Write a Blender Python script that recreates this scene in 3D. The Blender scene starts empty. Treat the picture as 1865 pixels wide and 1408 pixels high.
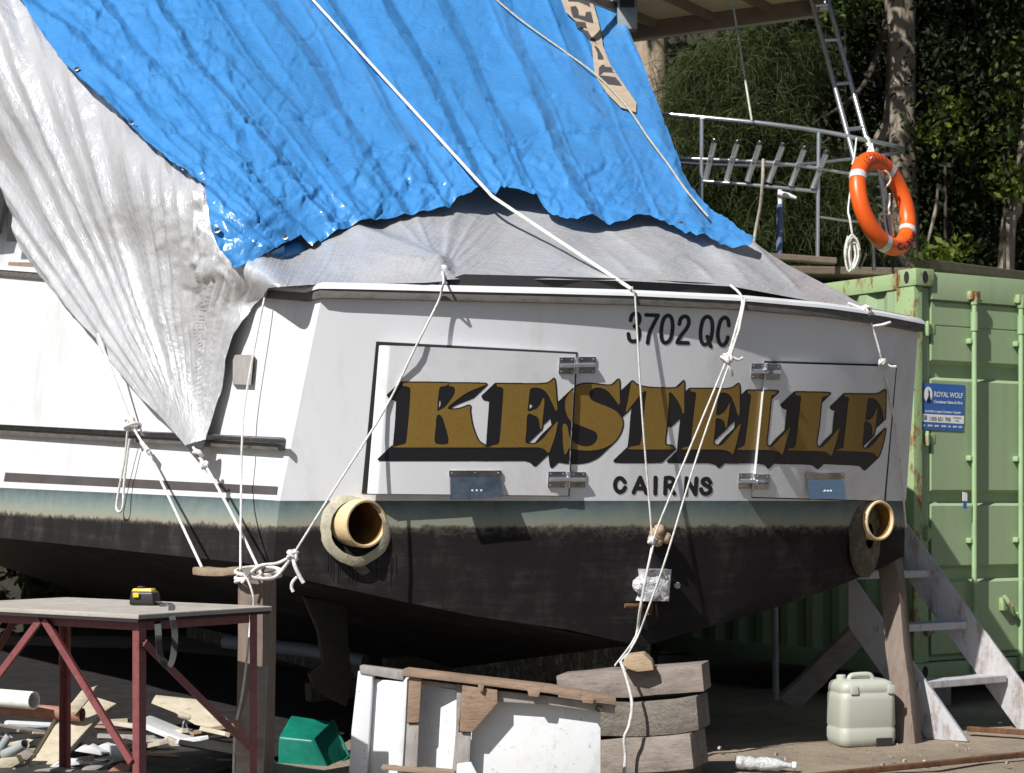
import bpy, bmesh, math, random
import numpy as np
from mathutils import Vector, Matrix, noise as mnoise
from mathutils.geometry import delaunay_2d_cdt
R = math.radians
random.seed(7); rng = np.random.default_rng(11)
scene = bpy.context.scene
C = scene.collection

# ---------------------------------------------------------------- camera, sky, sun, exposure
F, CX, HY, EZ = 3600.0, 932.5, 912.0, 1.41        # focal length in photo pixels, centre column, eye level row, eye height
cam_d = bpy.data.cameras.new('camera'); cam = bpy.data.objects.new('camera', cam_d); C.objects.link(cam)
cam.location = (0, 0, EZ); cam.rotation_euler = (R(90), 0, 0)
cam_d.sensor_width = 36; cam_d.lens = 36*F/1865; cam_d.shift_y = (HY-704)/1865
cam_d.clip_start = 0.1; cam_d.clip_end = 500
scene.camera = cam
cam_d.dof.use_dof = True; cam_d.dof.focus_distance = 10.4; cam_d.dof.aperture_fstop = 5.0
SUN_EL, SUN_AZ = 43.0, -38.5                       # azimuth from the viewer's side, negative = left
S = Vector((math.cos(R(SUN_EL))*math.sin(R(SUN_AZ)), -math.cos(R(SUN_EL))*math.cos(R(SUN_AZ)), math.sin(R(SUN_EL))))
w = bpy.data.worlds.new('World'); scene.world = w; w.use_nodes = True
nt = w.node_tree; nt.nodes.clear()
sky = nt.nodes.new('ShaderNodeTexSky'); sky.sky_type = 'NISHITA'; sky.sun_disc = False
sky.sun_elevation = R(SUN_EL); sky.sun_rotation = math.atan2(S.x, S.y)
bg = nt.nodes.new('ShaderNodeBackground'); bg.inputs['Strength'].default_value = 0.05
wo = nt.nodes.new('ShaderNodeOutputWorld')
nt.links.new(sky.outputs[0], bg.inputs[0]); nt.links.new(bg.outputs[0], wo.inputs[0])
sl = bpy.data.lights.new('sun', 'SUN'); sl.energy = 5.0; sl.angle = R(0.5); sl.color = (1, .972, .93)
so = bpy.data.objects.new('sun', sl); C.objects.link(so); so.rotation_euler = S.to_track_quat('Z', 'Y').to_euler(); so.location = (0, 0, 30)
scene.view_settings.view_transform = 'Standard'; scene.view_settings.look = 'None'
scene.view_settings.exposure = 0.34; scene.view_settings.gamma = 1.0
scene.cycles.max_bounces = 8; scene.cycles.sample_clamp_indirect = 6.0

# ---------------------------------------------------------------- helpers
V = Vector
def P(px, py, d): return V(((px-CX)/F*d, d, EZ+(HY-py)/F*d))
def Pz(px, py, z):                                  # the point of the level z seen at a photo pixel
    d = (EZ-z)*F/(py-HY); return P(px, py, d)
def lerp(a, b, t): return a+(b-a)*t
def interp(x, pts):
    if x <= pts[0][0]: i = 0
    elif x >= pts[-1][0]: i = len(pts)-2
    else: i = next(k for k in range(len(pts)-1) if pts[k][0] <= x <= pts[k+1][0])
    (a, b), (c, d) = pts[i], pts[i+1]
    return b+(d-b)*(x-a)/(c-a)
WL = {}
def tag(o, label=None, cat=None, group=None, kind=None):
    if label: o['label'] = label
    if cat: o['category'] = cat
    if group: o['group'] = group
    if kind: o['kind'] = kind
    return o
def thing(name, label, cat, loc=(0, 0, 0), group=None):
    o = bpy.data.objects.new(name, None); C.objects.link(o); o.location = loc; o.empty_display_size = .1
    WL[o.name] = V(loc)
    return tag(o, label, cat, group)
def resample(pts, n, closed=False):
    pts = [V(p) for p in pts]; out = []
    m = len(pts)
    segs = m if closed else m-1
    for i in range(segs):
        if closed: p0, p1, p2, p3 = pts[(i-1) % m], pts[i], pts[(i+1) % m], pts[(i+2) % m]
        else: p0, p1, p2, p3 = pts[max(i-1, 0)], pts[i], pts[i+1], pts[min(i+2, m-1)]
        for k in range(n):
            t = k/n
            out.append(0.5*((2*p1)+(p2-p0)*t+(2*p0-5*p1+4*p2-p3)*t*t+(3*p1-p0-3*p2+p3)*t**3))
    if not closed: out.append(pts[-1])
    return out
class MB:
    def __init__(s): s.v = []; s.f = []; s.mi = []; s.uv = []
    def add(s, vs, fs, mi=0, uv=None):
        b = len(s.v); s.v += [V(p) for p in vs]; s.f += [tuple(i+b for i in f) for f in fs]; s.mi += [mi]*len(fs)
        s.uv += list(uv) if uv is not None else [(0, 0)]*len(vs); return s
    def grid(s, rows, mi=0, uv=None, flip=False):
        n = len(rows[0]); vs = [p for r in rows for p in r]; fs = []
        for j in range(len(rows)-1):
            for i in range(n-1):
                q = (j*n+i, j*n+i+1, (j+1)*n+i+1, (j+1)*n+i)
                fs.append(q[::-1] if flip else q)
        return s.add(vs, fs, mi, [u for r in uv for u in r] if uv is not None else None)
    def slab(s, A, B, mi=0):                        # two matching grids, front and back, closed by their rims
        n, m = len(A[0]), len(A)
        s.grid(A, mi); s.grid(B, mi, flip=True)
        rim = [(0, i) for i in range(n)]+[(j, n-1) for j in range(1, m)]+[(m-1, i) for i in range(n-2, -1, -1)]+[(j, 0) for j in range(m-2, 0, -1)]
        vs = [A[j][i] for j, i in rim]+[B[j][i] for j, i in rim]; k = len(rim)
        return s.add(vs, [(i, i+k, (i+1) % k+k, (i+1) % k) for i in range(k)], mi)
    def box(s, c, sx, sy, sz, rot=None, mi=0, taper=1.0):
        vs = [V((x*sx/2*(taper if z > 0 else 1), y*sy/2*(taper if z > 0 else 1), z*sz/2)) for z in (-1, 1) for y in (-1, 1) for x in (-1, 1)]
        if rot is not None: vs = [rot @ v for v in vs]
        c = V(c)
        return s.add([v+c for v in vs], [(0, 2, 3, 1), (4, 5, 7, 6), (0, 1, 5, 4), (2, 6, 7, 3), (0, 4, 6, 2), (1, 3, 7, 5)], mi)
    def beam(s, a, b, wd, ht, up=(0, 0, 1), mi=0, n=1, wob=0.0):
        a, b = V(a), V(b); d = (b-a).normalized(); u = V(up); sd = d.cross(u).normalized(); u = sd.cross(d)
        rows = []
        for k in range(n+1):
            c = a.lerp(b, k/n)
            if wob: c = c+V((random.uniform(-wob, wob), random.uniform(-wob, wob), random.uniform(-wob, wob)))
            rows.append([c+sd*x*wd/2+u*y*ht/2 for x, y in ((-1, -1), (1, -1), (1, 1), (-1, 1))])
        vs = [p for r in rows for p in r]; fs = [(3, 2, 1, 0), tuple(4*n+i for i in range(4))]
        for k in range(n):
            for i in range(4): fs.append((k*4+i, k*4+(i+1) % 4, k*4+4+(i+1) % 4, k*4+4+i))
        return s.add(vs, fs, mi)
    def tube(s, pts, r, n=8, mi=0, closed=False, caps=True):
        pts = [V(p) for p in pts]; m = len(pts); vs = []; fs = []; t0 = None; nrm = None
        for i, p in enumerate(pts):
            if closed: t = (pts[(i+1) % m]-pts[(i-1) % m])
            else: t = pts[min(i+1, m-1)]-pts[max(i-1, 0)]
            t = t.normalized() if t.length > 1e-9 else V((0, 0, 1))
            if nrm is None:
                nrm = t.orthogonal().normalized()
            else:
                nrm = nrm-t*nrm.dot(t)
                nrm = nrm.normalized() if nrm.length > 1e-6 else t.orthogonal().normalized()
            bn = t.cross(nrm); rr = r[i] if isinstance(r, (list, tuple)) else r
            for k in range(n):
                a = 2*math.pi*k/n; vs.append(p+nrm*math.cos(a)*rr+bn*math.sin(a)*rr)
        last = m if closed else m-1
        for i in range(last):
            for k in range(n):
                j = (i+1) % m
                fs.append((i*n+k, i*n+(k+1) % n, j*n+(k+1) % n, j*n+k))
        if caps and not closed: fs += [tuple(range(n))[::-1], tuple((m-1)*n+k for k in range(n))]
        return s.add(vs, fs, mi)
    def prism(s, poly, off, mi=0):                  # polygon (world points) pushed along off
        k = len(poly); off = V(off); poly = [V(p) for p in poly]
        vs = poly+[p+off for p in poly]
        return s.add(vs, [tuple(range(k))[::-1], tuple(range(k, 2*k))]+[(i, (i+1) % k, (i+1) % k+k, i+k) for i in range(k)], mi)
    def lathe(s, prof, o, ax, n=24, mi=0, ends=False):   # prof: (along axis, radius)
        o = V(o); ax = V(ax).normalized(); e1 = ax.orthogonal().normalized(); e2 = ax.cross(e1)
        vs = [o+ax*h+(e1*math.cos(2*math.pi*k/n)+e2*math.sin(2*math.pi*k/n))*r for h, r in prof for k in range(n)]
        fs = [(i*n+k, i*n+(k+1) % n, (i+1)*n+(k+1) % n, (i+1)*n+k) for i in range(len(prof)-1) for k in range(n)]
        if ends: fs += [tuple(range(n))[::-1], tuple((len(prof)-1)*n+k for k in range(n))]
        return s.add(vs, fs, mi)
    def build(s, name, mats, parent=None, smooth=None, bevel=0, seg=2, fix=True):
        off = V((0, 0, 0))
        if parent is not None: off = WL[parent.name]
        me = bpy.data.meshes.new(name)
        me.from_pydata([tuple(p-off) for p in s.v], [], s.f)
        if not isinstance(mats, (list, tuple)): mats = [mats]
        for m in mats: me.materials.append(m)
        me.polygons.foreach_set('material_index', s.mi)
        if any(u != (0, 0) for u in s.uv):
            lay = me.uv_layers.new(name='UVMap'); li = np.zeros(len(me.loops), dtype=np.int32); me.loops.foreach_get('vertex_index', li)
            lay.data.foreach_set('uv', np.array(s.uv, dtype=np.float32)[li].ravel())
        me.update()
        if bevel or fix:
            bm = bmesh.new(); bm.from_mesh(me)
            if fix: bmesh.ops.recalc_face_normals(bm, faces=bm.faces[:])
            if bevel:
                es = [e for e in bm.edges if e.is_manifold and e.calc_face_angle(0) > R(25)]
                bmesh.ops.bevel(bm, geom=es, offset=bevel, offset_type='OFFSET', segments=seg, profile=.6, affect='EDGES', clamp_overlap=True)
            bm.to_mesh(me); bm.free()
        if smooth is not None:
            me.polygons.foreach_set('use_smooth', [True]*len(me.polygons))
            if smooth < 180: me.set_sharp_from_angle(angle=R(smooth))
        o = bpy.data.objects.new(name, me); C.objects.link(o)
        if parent is not None: o.parent = parent
        WL[o.name] = off
        return o
def np_mesh(name, verts, quads, mats, parent=None, smooth=False):
    off = np.array(WL[parent.name]) if parent is not None else np.zeros(3)
    verts = np.asarray(verts, dtype=np.float32)-off.astype(np.float32); quads = np.asarray(quads, dtype=np.int32)
    me = bpy.data.meshes.new(name); nv, nf, k = len(verts), len(quads), quads.shape[1]
    me.vertices.add(nv); me.vertices.foreach_set('co', verts.ravel())
    me.loops.add(nf*k); me.loops.foreach_set('vertex_index', quads.ravel())
    me.polygons.add(nf); me.polygons.foreach_set('loop_start', np.arange(0, nf*k, k, dtype=np.int32))
    me.update(calc_edges=True); me.validate()
    for m in (mats if isinstance(mats, (list, tuple)) else [mats]): me.materials.append(m)
    if smooth: me.polygons.foreach_set('use_smooth', [True]*nf)
    o = bpy.data.objects.new(name, me); C.objects.link(o)
    if parent is not None: o.parent = parent
    WL[o.name] = V(off); return o

# ---------------------------------------------------------------- materials
def c(r, g, b):
    f = lambda x: (x/255/12.92) if x/255 <= .04045 else ((x/255+.055)/1.055)**2.4
    return (f(r), f(g), f(b), 1)
class Mt:
    """a node material: noise-mixed colours, bump, roughness"""
    def __init__(s, name, col, rough=.6, metal=0.0, spec=.5):
        s.m = bpy.data.materials.new(name); s.m.use_nodes = True; s.t = s.m.node_tree
        s.b = s.t.nodes['Principled BSDF']; s.out = s.t.nodes['Material Output']
        s.b.inputs['Base Color'].default_value = col; s.b.inputs['Roughness'].default_value = rough
        s.b.inputs['Metallic'].default_value = metal; s.b.inputs['Specular IOR Level'].default_value = spec
        s.col = None; s.base = col; s.nrm = None; s._tc = None
    def n(s, t): return s.t.nodes.new(t)
    def l(s, a, b): s.t.links.new(a, b)
    def coord(s, kind='Object', scale=(1, 1, 1), rot=(0, 0, 0)):
        if s._tc is None: s._tc = s.n('ShaderNodeTexCoord')
        mp = s.n('ShaderNodeMapping'); mp.inputs['Scale'].default_value = scale; mp.inputs['Rotation'].default_value = rot
        s.l(s._tc.outputs[kind], mp.inputs[0]); return mp.outputs[0]
    def noise(s, scale, detail=4, rough=.6, kind='Object', stretch=(1, 1, 1), rot=(0, 0, 0), dist=0):
        x = s.n('ShaderNodeTexNoise'); x.inputs['Scale'].default_value = scale; x.inputs['Detail'].default_value = detail
        x.inputs['Roughness'].default_value = rough; x.inputs['Distortion'].default_value = dist
        s.l(s.coord(kind, stretch, rot), x.inputs['Vector']); return x.outputs['Fac']
    def voro(s, scale, feature='DISTANCE_TO_EDGE', kind='Object', stretch=(1, 1, 1)):
        x = s.n('ShaderNodeTexVoronoi'); x.feature = feature; x.inputs['Scale'].default_value = scale
        s.l(s.coord(kind, stretch), x.inputs['Vector']); return x.outputs['Distance']
    def ramp(s, fac, stops, interp='LINEAR'):
        r = s.n('ShaderNodeValToRGB'); r.color_ramp.interpolation = interp; e = r.color_ramp.elements
        while len(e) < len(stops): e.new(.5)
        for k, (p, cc) in enumerate(stops):
            e[k].position = p; e[k].color = cc if len(cc) == 4 else (*cc, 1)
        s.l(fac, r.inputs[0]); return r.outputs[0]
    def mask(s, fac, a, b):
        m = s.n('ShaderNodeMapRange'); m.inputs['From Min'].default_value = a; m.inputs['From Max'].default_value = b
        s.l(fac, m.inputs['Value']); return m.outputs[0]
    def math(s, op, a, b):
        m = s.n('ShaderNodeMath'); m.operation = op
        for i, x in enumerate((a, b)):
            if isinstance(x, (int, float)): m.inputs[i].default_value = x
            else: s.l(x, m.inputs[i])
        return m.outputs[0]
    def mix(s, fac, colB):
        x = s.n('ShaderNodeMix'); x.data_type = 'RGBA'
        if s.col is None: x.inputs[6].default_value = s.base
        else: s.l(s.col, x.inputs[6])
        if isinstance(colB, tuple): x.inputs[7].default_value = colB
        else: s.l(colB, x.inputs[7])
        if isinstance(fac, (int, float)): x.inputs[0].default_value = fac
        else: s.l(fac, x.inputs[0])
        s.col = x.outputs[2]; return s
    def bump(s, h, strength=.5, dist=.01):
        b = s.n('ShaderNodeBump'); b.inputs['Strength'].default_value = strength; b.inputs['Distance'].default_value = dist
        s.l(h, b.inputs['Height'])
        if s.nrm is not None: s.l(s.nrm, b.inputs['Normal'])
        s.nrm = b.outputs[0]; return s
    def rough(s, fac, lo, hi):
        m = s.n('ShaderNodeMapRange'); m.inputs['To Min'].default_value = lo; m.inputs['To Max'].default_value = hi
        s.l(fac, m.inputs['Value']); s.l(m.outputs[0], s.b.inputs['Roughness']); return s
    def done(s):
        if s.col is not None: s.l(s.col, s.b.inputs['Base Color'])
        if s.nrm is not None: s.l(s.nrm, s.b.inputs['Normal'])
        return s.m
def simple(name, col, rough=.6, metal=0., var=None, scale=8, bump=0, bscale=40, stretch=(1, 1, 1), spec=.5):
    m = Mt(name, col, rough, metal, spec)
    if var: m.mix(m.mask(m.noise(scale, 5, .65, stretch=stretch), .4, .68), var)
    if bump: m.bump(m.noise(bscale, 4, .6, stretch=stretch), .6, bump)
    return m.done()
M = {}
# boat paint: uv v tells the band: above 1 white topside, 1..0 faded green boot-top, below 0 dark antifouling
m = Mt('boat_paint', (.70, .71, .735, 1), .38)
m.mix(m.mask(m.noise(1.7, 6, .75, stretch=(1.5, 1.5, .6)), .52, .88), (.5, .485, .46, 1))
m.mix(m.math('MULTIPLY', m.mask(m.noise(6, 6, .75, stretch=(2, 2, .12)), .55, .75), .16), (.42, .39, .35, 1))
m.mix(m.math('MULTIPLY', m.mask(m.noise(55, 3, .7, stretch=(1, 1, .25)), .66, .8), .18), (.28, .25, .2, 1))
uvn = m.n('ShaderNodeSeparateXYZ'); m.l(m.coord('UV'), uvn.inputs[0]); vv = uvn.outputs[1]
band = m.ramp(m.math('ADD', vv, m.math('MULTIPLY', m.math('SUBTRACT', m.noise(9, 8, .8), .5), .85)),
              [(0, c(84, 81, 74)), (.12, c(140, 138, 122)), (.3, c(130, 138, 128)), (.58, c(112, 125, 122)), (.85, c(94, 108, 109)), (1, c(80, 92, 94))])
m.mix(m.mask(m.math('MULTIPLY', vv, -1), -1.0, -.995), band)
drk = m.ramp(m.math('ADD', m.math('MULTIPLY', m.noise(3.2, 7, .75, stretch=(1, 1, .5)), .62), m.math('MULTIPLY', m.noise(2.2, 7, .8, stretch=(.5, .5, 7)), .40)), [(.3, (.0115, .0102, .0106, 1)), (.52, (.018, .0158, .0164, 1)), (.64, (.042, .0375, .038, 1)), (.78, (.13, .118, .116, 1))])
edge = m.math('ADD', vv, m.math('MULTIPLY', m.math('SUBTRACT', m.noise(26, 5, .8), .5), .5))
m.mix(m.mask(m.math('MULTIPLY', edge, -1), -.05, .08), drk)
m.bump(m.noise(90, 3, .6), .12, .004)
sp_ = m.n('ShaderNodeMapRange'); sp_.inputs['From Min'].default_value = .95; sp_.inputs['From Max'].default_value = 1.0; sp_.inputs['To Min'].default_value = .12; sp_.inputs['To Max'].default_value = .5; m.l(vv, sp_.inputs['Value']); m.l(sp_.outputs[0], m.b.inputs['Specular IOR Level'])
m.rough(m.mask(m.math('MULTIPLY', vv, -1), -1.0, -.9), .34, .7); M['boat'] = m.done()
m = Mt('white_gelcoat', (.70, .71, .735, 1), .35)
m.mix(m.mask(m.noise(2.5, 6, .7), .5, .85), (.56, .53, .49, 1)).mix(m.math('MULTIPLY', m.mask(m.noise(60, 3, .6, stretch=(1, 1, .3)), .64, .78), .2), (.3, .27, .22, 1)); m.bump(m.noise(60, 3), .1, .003); M['white'] = m.done()
M['dark_gap'] = simple('dark_fill', (.02, .017, .018, 1), .8)
M['gold'] = simple('gold_leaf_paint', (.255, .158, .034, 1), .42, .15, var=(.225, .132, .025, 1), scale=60, bump=.001, bscale=300)
m = Mt('black_vinyl', (.012, .011, .014, 1), .4); m.mix(m.math('MULTIPLY', m.mask(m.noise(40, 6, .8, stretch=(1, 1, .2)), .68, .74), .35), (.25, .24, .23, 1)); M['black_paint'] = m.done()
M['steel'] = simple('stainless_steel', (.42, .42, .43, 1), .28, 1, var=(.25, .24, .23, 1), scale=14, bump=.002, bscale=60)
M['polished'] = simple('polished_tube', (.62, .64, .67, 1), .24, .82)
M['skysteel'] = simple('sky_reflecting_steel', (.55, .57, .6, 1), .22, 1, bump=.002, bscale=30)  # base colour lightened and blued for the sky reflected in the right flap
m = Mt('grey_rub_timber', (.13, .12, .11, 1), .6); m.mix(m.mask(m.noise(9, 6, .7, stretch=(1, 1, 4)), .45, .7), (.06, .055, .05, 1)); m.bump(m.noise(50, 3), .4, .004); M['rub'] = m.done()
M['stripe'] = simple('charcoal_stripe_paint', (.075, .065, .064, 1), .45, var=(.1, .09, .088, 1), scale=3)
m = Mt('fibreglass_pipe', (.66, .5, .29, 1), .42); m.mix(m.mask(m.noise(14, 5, .6), .45, .7), (.5, .35, .17, 1)); m.bump(m.noise(70, 3), .25, .004); M['pipe'] = m.done()
M['pipe_in'] = simple('stained_pipe_bore', (.3, .15, .035, 1), .5, var=(.1, .045, .012, 1), scale=7)
m = Mt('raw_fibreglass', (.42, .385, .28, 1), .55); m.mix(m.mask(m.noise(20, 5, .6), .45, .7), (.27, .25, .2, 1)); m.bump(m.noise(60, 4), .5, .006); M['flange'] = m.done()
m = Mt('stained_fairing', (.062, .05, .036, 1), .7); m.mix(m.mask(m.noise(14, 6, .75), .48, .7), (.2, .175, .1, 1)); m.bump(m.noise(60, 4), .5, .006); M['fairing'] = m.done()
m = Mt('zinc_anode', (.75, .76, .8, 1), .45, .2); m.bump(m.noise(26, 5, .7), 1, .03); m.mix(m.mask(m.noise(22, 4), .56, .64), (.3, .3, .33, 1)); M['zinc'] = m.done()
M['rust'] = simple('rusty_iron', (.17, .075, .035, 1), .85, .2, var=(.07, .035, .022, 1), scale=20, bump=.004)
M['bronze'] = simple('dull_bronze', (.035, .028, .018, 1), .55, .6, var=(.02, .02, .016, 1), scale=9)
# tarpaulins
m = Mt('blue_polythene', (.055, .232, .535, 1), .26, spec=.7)
m.mix(m.math('MULTIPLY', m.mask(m.noise(2.2, 6, .7), .42, .75), .5), (.03, .17, .46, 1)).mix(m.mask(m.noise(9, 7, .8), .64, .8), (.01, .085, .3, 1))
vo = m.voro(9, kind='Object', stretch=(1, 1, 1)); m.bump(m.mask(m.math('ADD', vo, m.math('MULTIPLY', m.noise(16, 5, .7), .12)), 0, .16), .16, .016)
vo2 = m.voro(19); m.bump(m.mask(m.math('ADD', vo2, m.math('MULTIPLY', m.noise(30, 3, .7), .1)), 0, .14), .12, .008)
m.bump(m.noise(16, 3, .5), .14, .012)
M['blue'] = m.done()
m = Mt('silver_polythene', (.66, .66, .675, 1), .26, .45)
m.mix(m.mask(m.noise(3, 5, .6), .45, .75), (.74, .74, .75, 1))
m.bump(m.noise(7, 5, .7, kind='UV', stretch=(1.6, .22, 1)), .55, .03); m.bump(m.noise(9, 6, .68, stretch=(1, 1, .45), dist=.5), .42, .03); m.bump(m.noise(34, 5, .65, stretch=(1, 1, .5)), .42, .008)
M['silver'] = m.done()
M['webbing'] = simple('black_reinforced_corner', (.03, .03, .032, 1), .7)
M['patch'] = simple('faded_banner_cloth', (.42, .34, .25, 1), .75, var=(.34, .27, .2, 1), scale=10)
M['ink'] = simple('faded_black_ink', (.05, .048, .055, 1), .7)
m = Mt('white_rope', (.72, .71, .68, 1), .8); m.mix(m.mask(m.noise(30, 4), .45, .7), (.5, .49, .46, 1)); m.bump(m.noise(180, 2), .8, .006); M['rope'] = m.done()
M['rope_old'] = simple('weathered_rope', (.46, .42, .34, 1), .85, var=(.3, .28, .22, 1), scale=25, bump=.005, bscale=160)
M['rope_green'] = simple('green_flecked_cord', (.5, .54, .46, 1), .8, var=(.15, .3, .27, 1), scale=12)
# timber
def wood(name, a, b, dk, scale=5, stretch=(1, 1, .08), rough=.8):
    m = Mt(name, a, rough)
    m.mix(m.mask(m.noise(scale*4, 6, .7, stretch=stretch), .38, .66), b)
    m.mix(m.mask(m.noise(scale*9, 5, .75, stretch=stretch), .58, .74), dk)
    m.mix(m.math('MULTIPLY', m.mask(m.noise(scale*.7, 4, .7), .5, .75), .6), dk)
    m.bump(m.noise(scale*12, 4, .7, stretch=stretch), .7, .006); return m.done()
M['post'] = wood('weathered_post_timber', (.21, .165, .135, 1), (.16, .12, .1, 1), (.075, .05, .042, 1))
M['block'] = wood('old_block_timber', (.27, .225, .195, 1), (.17, .145, .125, 1), (.055, .044, .038, 1), stretch=(.12, 1, 1))
m = Mt('pitted_grey_timber', (.25, .22, .185, 1), .85); m.mix(m.mask(m.noise(18, 6, .75, stretch=(.2, 1, 1)), .42, .62), (.16, .14, .12, 1)); m.mix(m.mask(m.noise(30, 6, .8), .6, .66), (.04, .034, .03, 1)); m.mix(m.mask(m.noise(13, 5, .8), .66, .7), (.3, .36, .42, 1)); m.bump(m.noise(40, 6, .8), 1, .02); M['pitted'] = m.done()
M['plank'] = wood('bare_plank', (.3, .22, .15, 1), (.22, .16, .11, 1), (.1, .07, .05, 1), stretch=(.2, 1, 1))
M['boardgrey'] = wood('grey_board', (.31, .28, .25, 1), (.23, .2, .18, 1), (.1, .085, .07, 1), stretch=(.3, 1, 1))
M['cream_board'] = wood('cream_offcut', (.52, .46, .36, 1), (.4, .35, .25, 1), (.22, .19, .12, 1), stretch=(.3, .3, 1))
M['table_top'] = wood('worn_table_board', (.40, .37, .33, 1), (.31, .28, .245, 1), (.18, .15, .12, 1), scale=2, stretch=(1, 1, 1))
M['chock'] = wood('tan_chock', (.42, .31, .2, 1), (.34, .25, .16, 1), (.2, .14, .09, 1), stretch=(.3, 1, 1))
M['frame_wood'] = wood('brown_frame_timber', (.3, .205, .14, 1), (.22, .15, .105, 1), (.1, .07, .05, 1), stretch=(.3, .3, 1))
M['bare_grey'] = wood('grey_primer_wood', (.34, .32, .3, 1), (.27, .25, .24, 1), (.14, .12, .11, 1), stretch=(1, 1, .3))
m = Mt('chipped_white_paint', (.67, .69, .71, 1), .55); m.mix(m.mask(m.noise(3.5, 6, .7), .52, .8), (.5, .48, .43, 1)); m.mix(m.math('MULTIPLY', m.mask(m.noise(7, 7, .8, stretch=(1, 1, .4)), .55, .75), .5), (.36, .32, .27, 1)); m.mix(m.mask(m.noise(24, 6, .8), .62, .67), (.24, .2, .16, 1)); m.bump(m.noise(30, 5), .3, .004); M['chip'] = m.done()
m = Mt('stair_paint', (.47, .47, .49, 1), .6); m.mix(m.mask(m.noise(9, 7, .8, stretch=(1, 1, .3)), .5, .66), (.26, .2, .17, 1)); m.mix(m.mask(m.noise(2.5, 5, .7), .55, .8), (.4, .36, .33, 1)); m.bump(m.noise(40, 5), .5, .005); M['stair'] = m.done()
m = Mt('maroon_steel', (.2, .058, .062, 1), .5); m.mix(m.mask(m.noise(16, 6, .75), .5, .7), (.11, .035, .036, 1)); m.mix(m.mask(m.noise(40, 5, .8), .63, .7), (.3, .22, .2, 1)); m.bump(m.noise(60, 4), .4, .003); M['maroon'] = m.done()
M['black_plastic'] = simple('black_plastic', (.012, .012, .013, 1), .45, bump=.001, bscale=200)
M['floor_shade_black'] = simple('floor_shade', (.016, .015, .015, 1), .6, var=(.03, .027, .025, 1), scale=6, bump=.02, bscale=8)
M['yellow'] = simple('yellow_plastic', (.72, .48, .012, 1), .4, var=(.6, .38, .01, 1), scale=30)
M['tape_strap'] = simple('dark_webbing', (.06, .06, .06, 1), .85, bump=.002, bscale=150)
m = Mt('jerrycan_plastic', (.42, .435, .38, 1), .42); m.mix(m.mask(m.noise(5, 5, .65), .48, .75), (.4, .42, .33, 1)); m.b.inputs['Subsurface Weight'].default_value = .0; m.bump(m.noise(35, 3), .15, .004); M['jerry'] = m.done()
M['teal'] = simple('teal_plastic', (.006, .18, .125, 1), .4, var=(.005, .12, .085, 1), scale=9, bump=.003, bscale=30)
m = Mt('clear_bottle', (.8, .82, .83, 1), .15); m.b.inputs['Transmission Weight'].default_value = .35; m.bump(m.noise(40, 4, .7), 1, .02); M['bottle'] = m.done()
M['white_pvc'] = simple('white_pvc', (.8, .8, .78, 1), .4, var=(.66, .65, .62, 1), scale=8)
M['red_pipe'] = simple('red_oxide_pipe', (.36, .17, .11, 1), .7, var=(.25, .12, .085, 1), scale=12, bump=.003)
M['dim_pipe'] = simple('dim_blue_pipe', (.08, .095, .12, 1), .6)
M['grey_pipe'] = simple('grey_pvc', (.3, .33, .33, 1), .55, var=(.2, .22, .22, 1), scale=9)
# container
m = Mt('container_green', (.27, .375, .21, 1), .6)
m.mix(m.math('MULTIPLY', m.mask(m.noise(1.4, 5, .7, stretch=(1, 1, .4)), .42, .75), .75), (.33, .39, .235, 1))
rst = m.math('MULTIPLY', m.mask(m.noise(8, 7, .75, stretch=(1.6, 1.6, .3)), .66, .71), m.mask(m.noise(1.1, 3, .5), .5, .6))
m.mix(m.math('MULTIPLY', m.mask(m.noise(5, 6, .7, stretch=(1.5, 1.5, .1)), .5, .7), .35), (.2, .27, .14, 1))
m.mix(rst, (.2, .085, .03, 1)); m.bump(m.noise(25, 4), .2, .004); M['green'] = m.done()
m = Mt('rusted_green', (.28, .39, .19, 1), .65); m.mix(m.mask(m.noise(9, 7, .75, stretch=(1, 1, .45)), .52, .6), (.22, .1, .04, 1)); m.mix(m.mask(m.noise(17, 6, .8), .62, .66), (.07, .035, .02, 1)); m.bump(m.noise(40, 5), .5, .006); M['greenrust'] = m.done()
M['rod'] = simple('pale_green_rod', (.3, .44, .24, 1), .5, var=(.25, .37, .19, 1), scale=6)
M['sign_blue'] = simple('sign_blue', (.035, .115, .36, 1), .4, var=(.04, .13, .38, 1), scale=6)
M['sign_white'] = simple('sign_white', (.75, .76, .78, 1), .45)
M['sign_black'] = simple('sign_black', (.01, .01, .012, 1), .45)
M['sign_grey'] = simple('sign_grey_print', (.14, .14, .15, 1), .5)
# far boat
M['canopy'] = simple('canopy_underside', (.74, .66, .45, 1), .7, var=(.64, .56, .37, 1), scale=5)
M['canopy_beam'] = simple('canopy_beam_timber', (.24, .175, .13, 1), .6, var=(.18, .13, .1, 1), scale=9)
M['canopy_edge'] = simple('canopy_pale_edge', (.55, .53, .48, 1), .5)
M['orange'] = simple('lifebuoy_orange', (.8, .115, .012, 1), .38, var=(.72, .09, .01, 1), scale=8)
M['band'] = simple('reflective_band', (.6, .6, .6, 1), .4, var=(.45, .45, .45, 1), scale=30)
M['purple'] = simple('purple_print', (.1, .012, .055, 1), .6)
M['deck'] = wood('deck_edge_timber', (.17, .13, .095, 1), (.13, .1, .075, 1), (.06, .05, .04, 1), stretch=(.2, 1, 1))
M['pole_blue'] = simple('blue_grey_pole', (.1, .15, .26, 1), .4)
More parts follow.
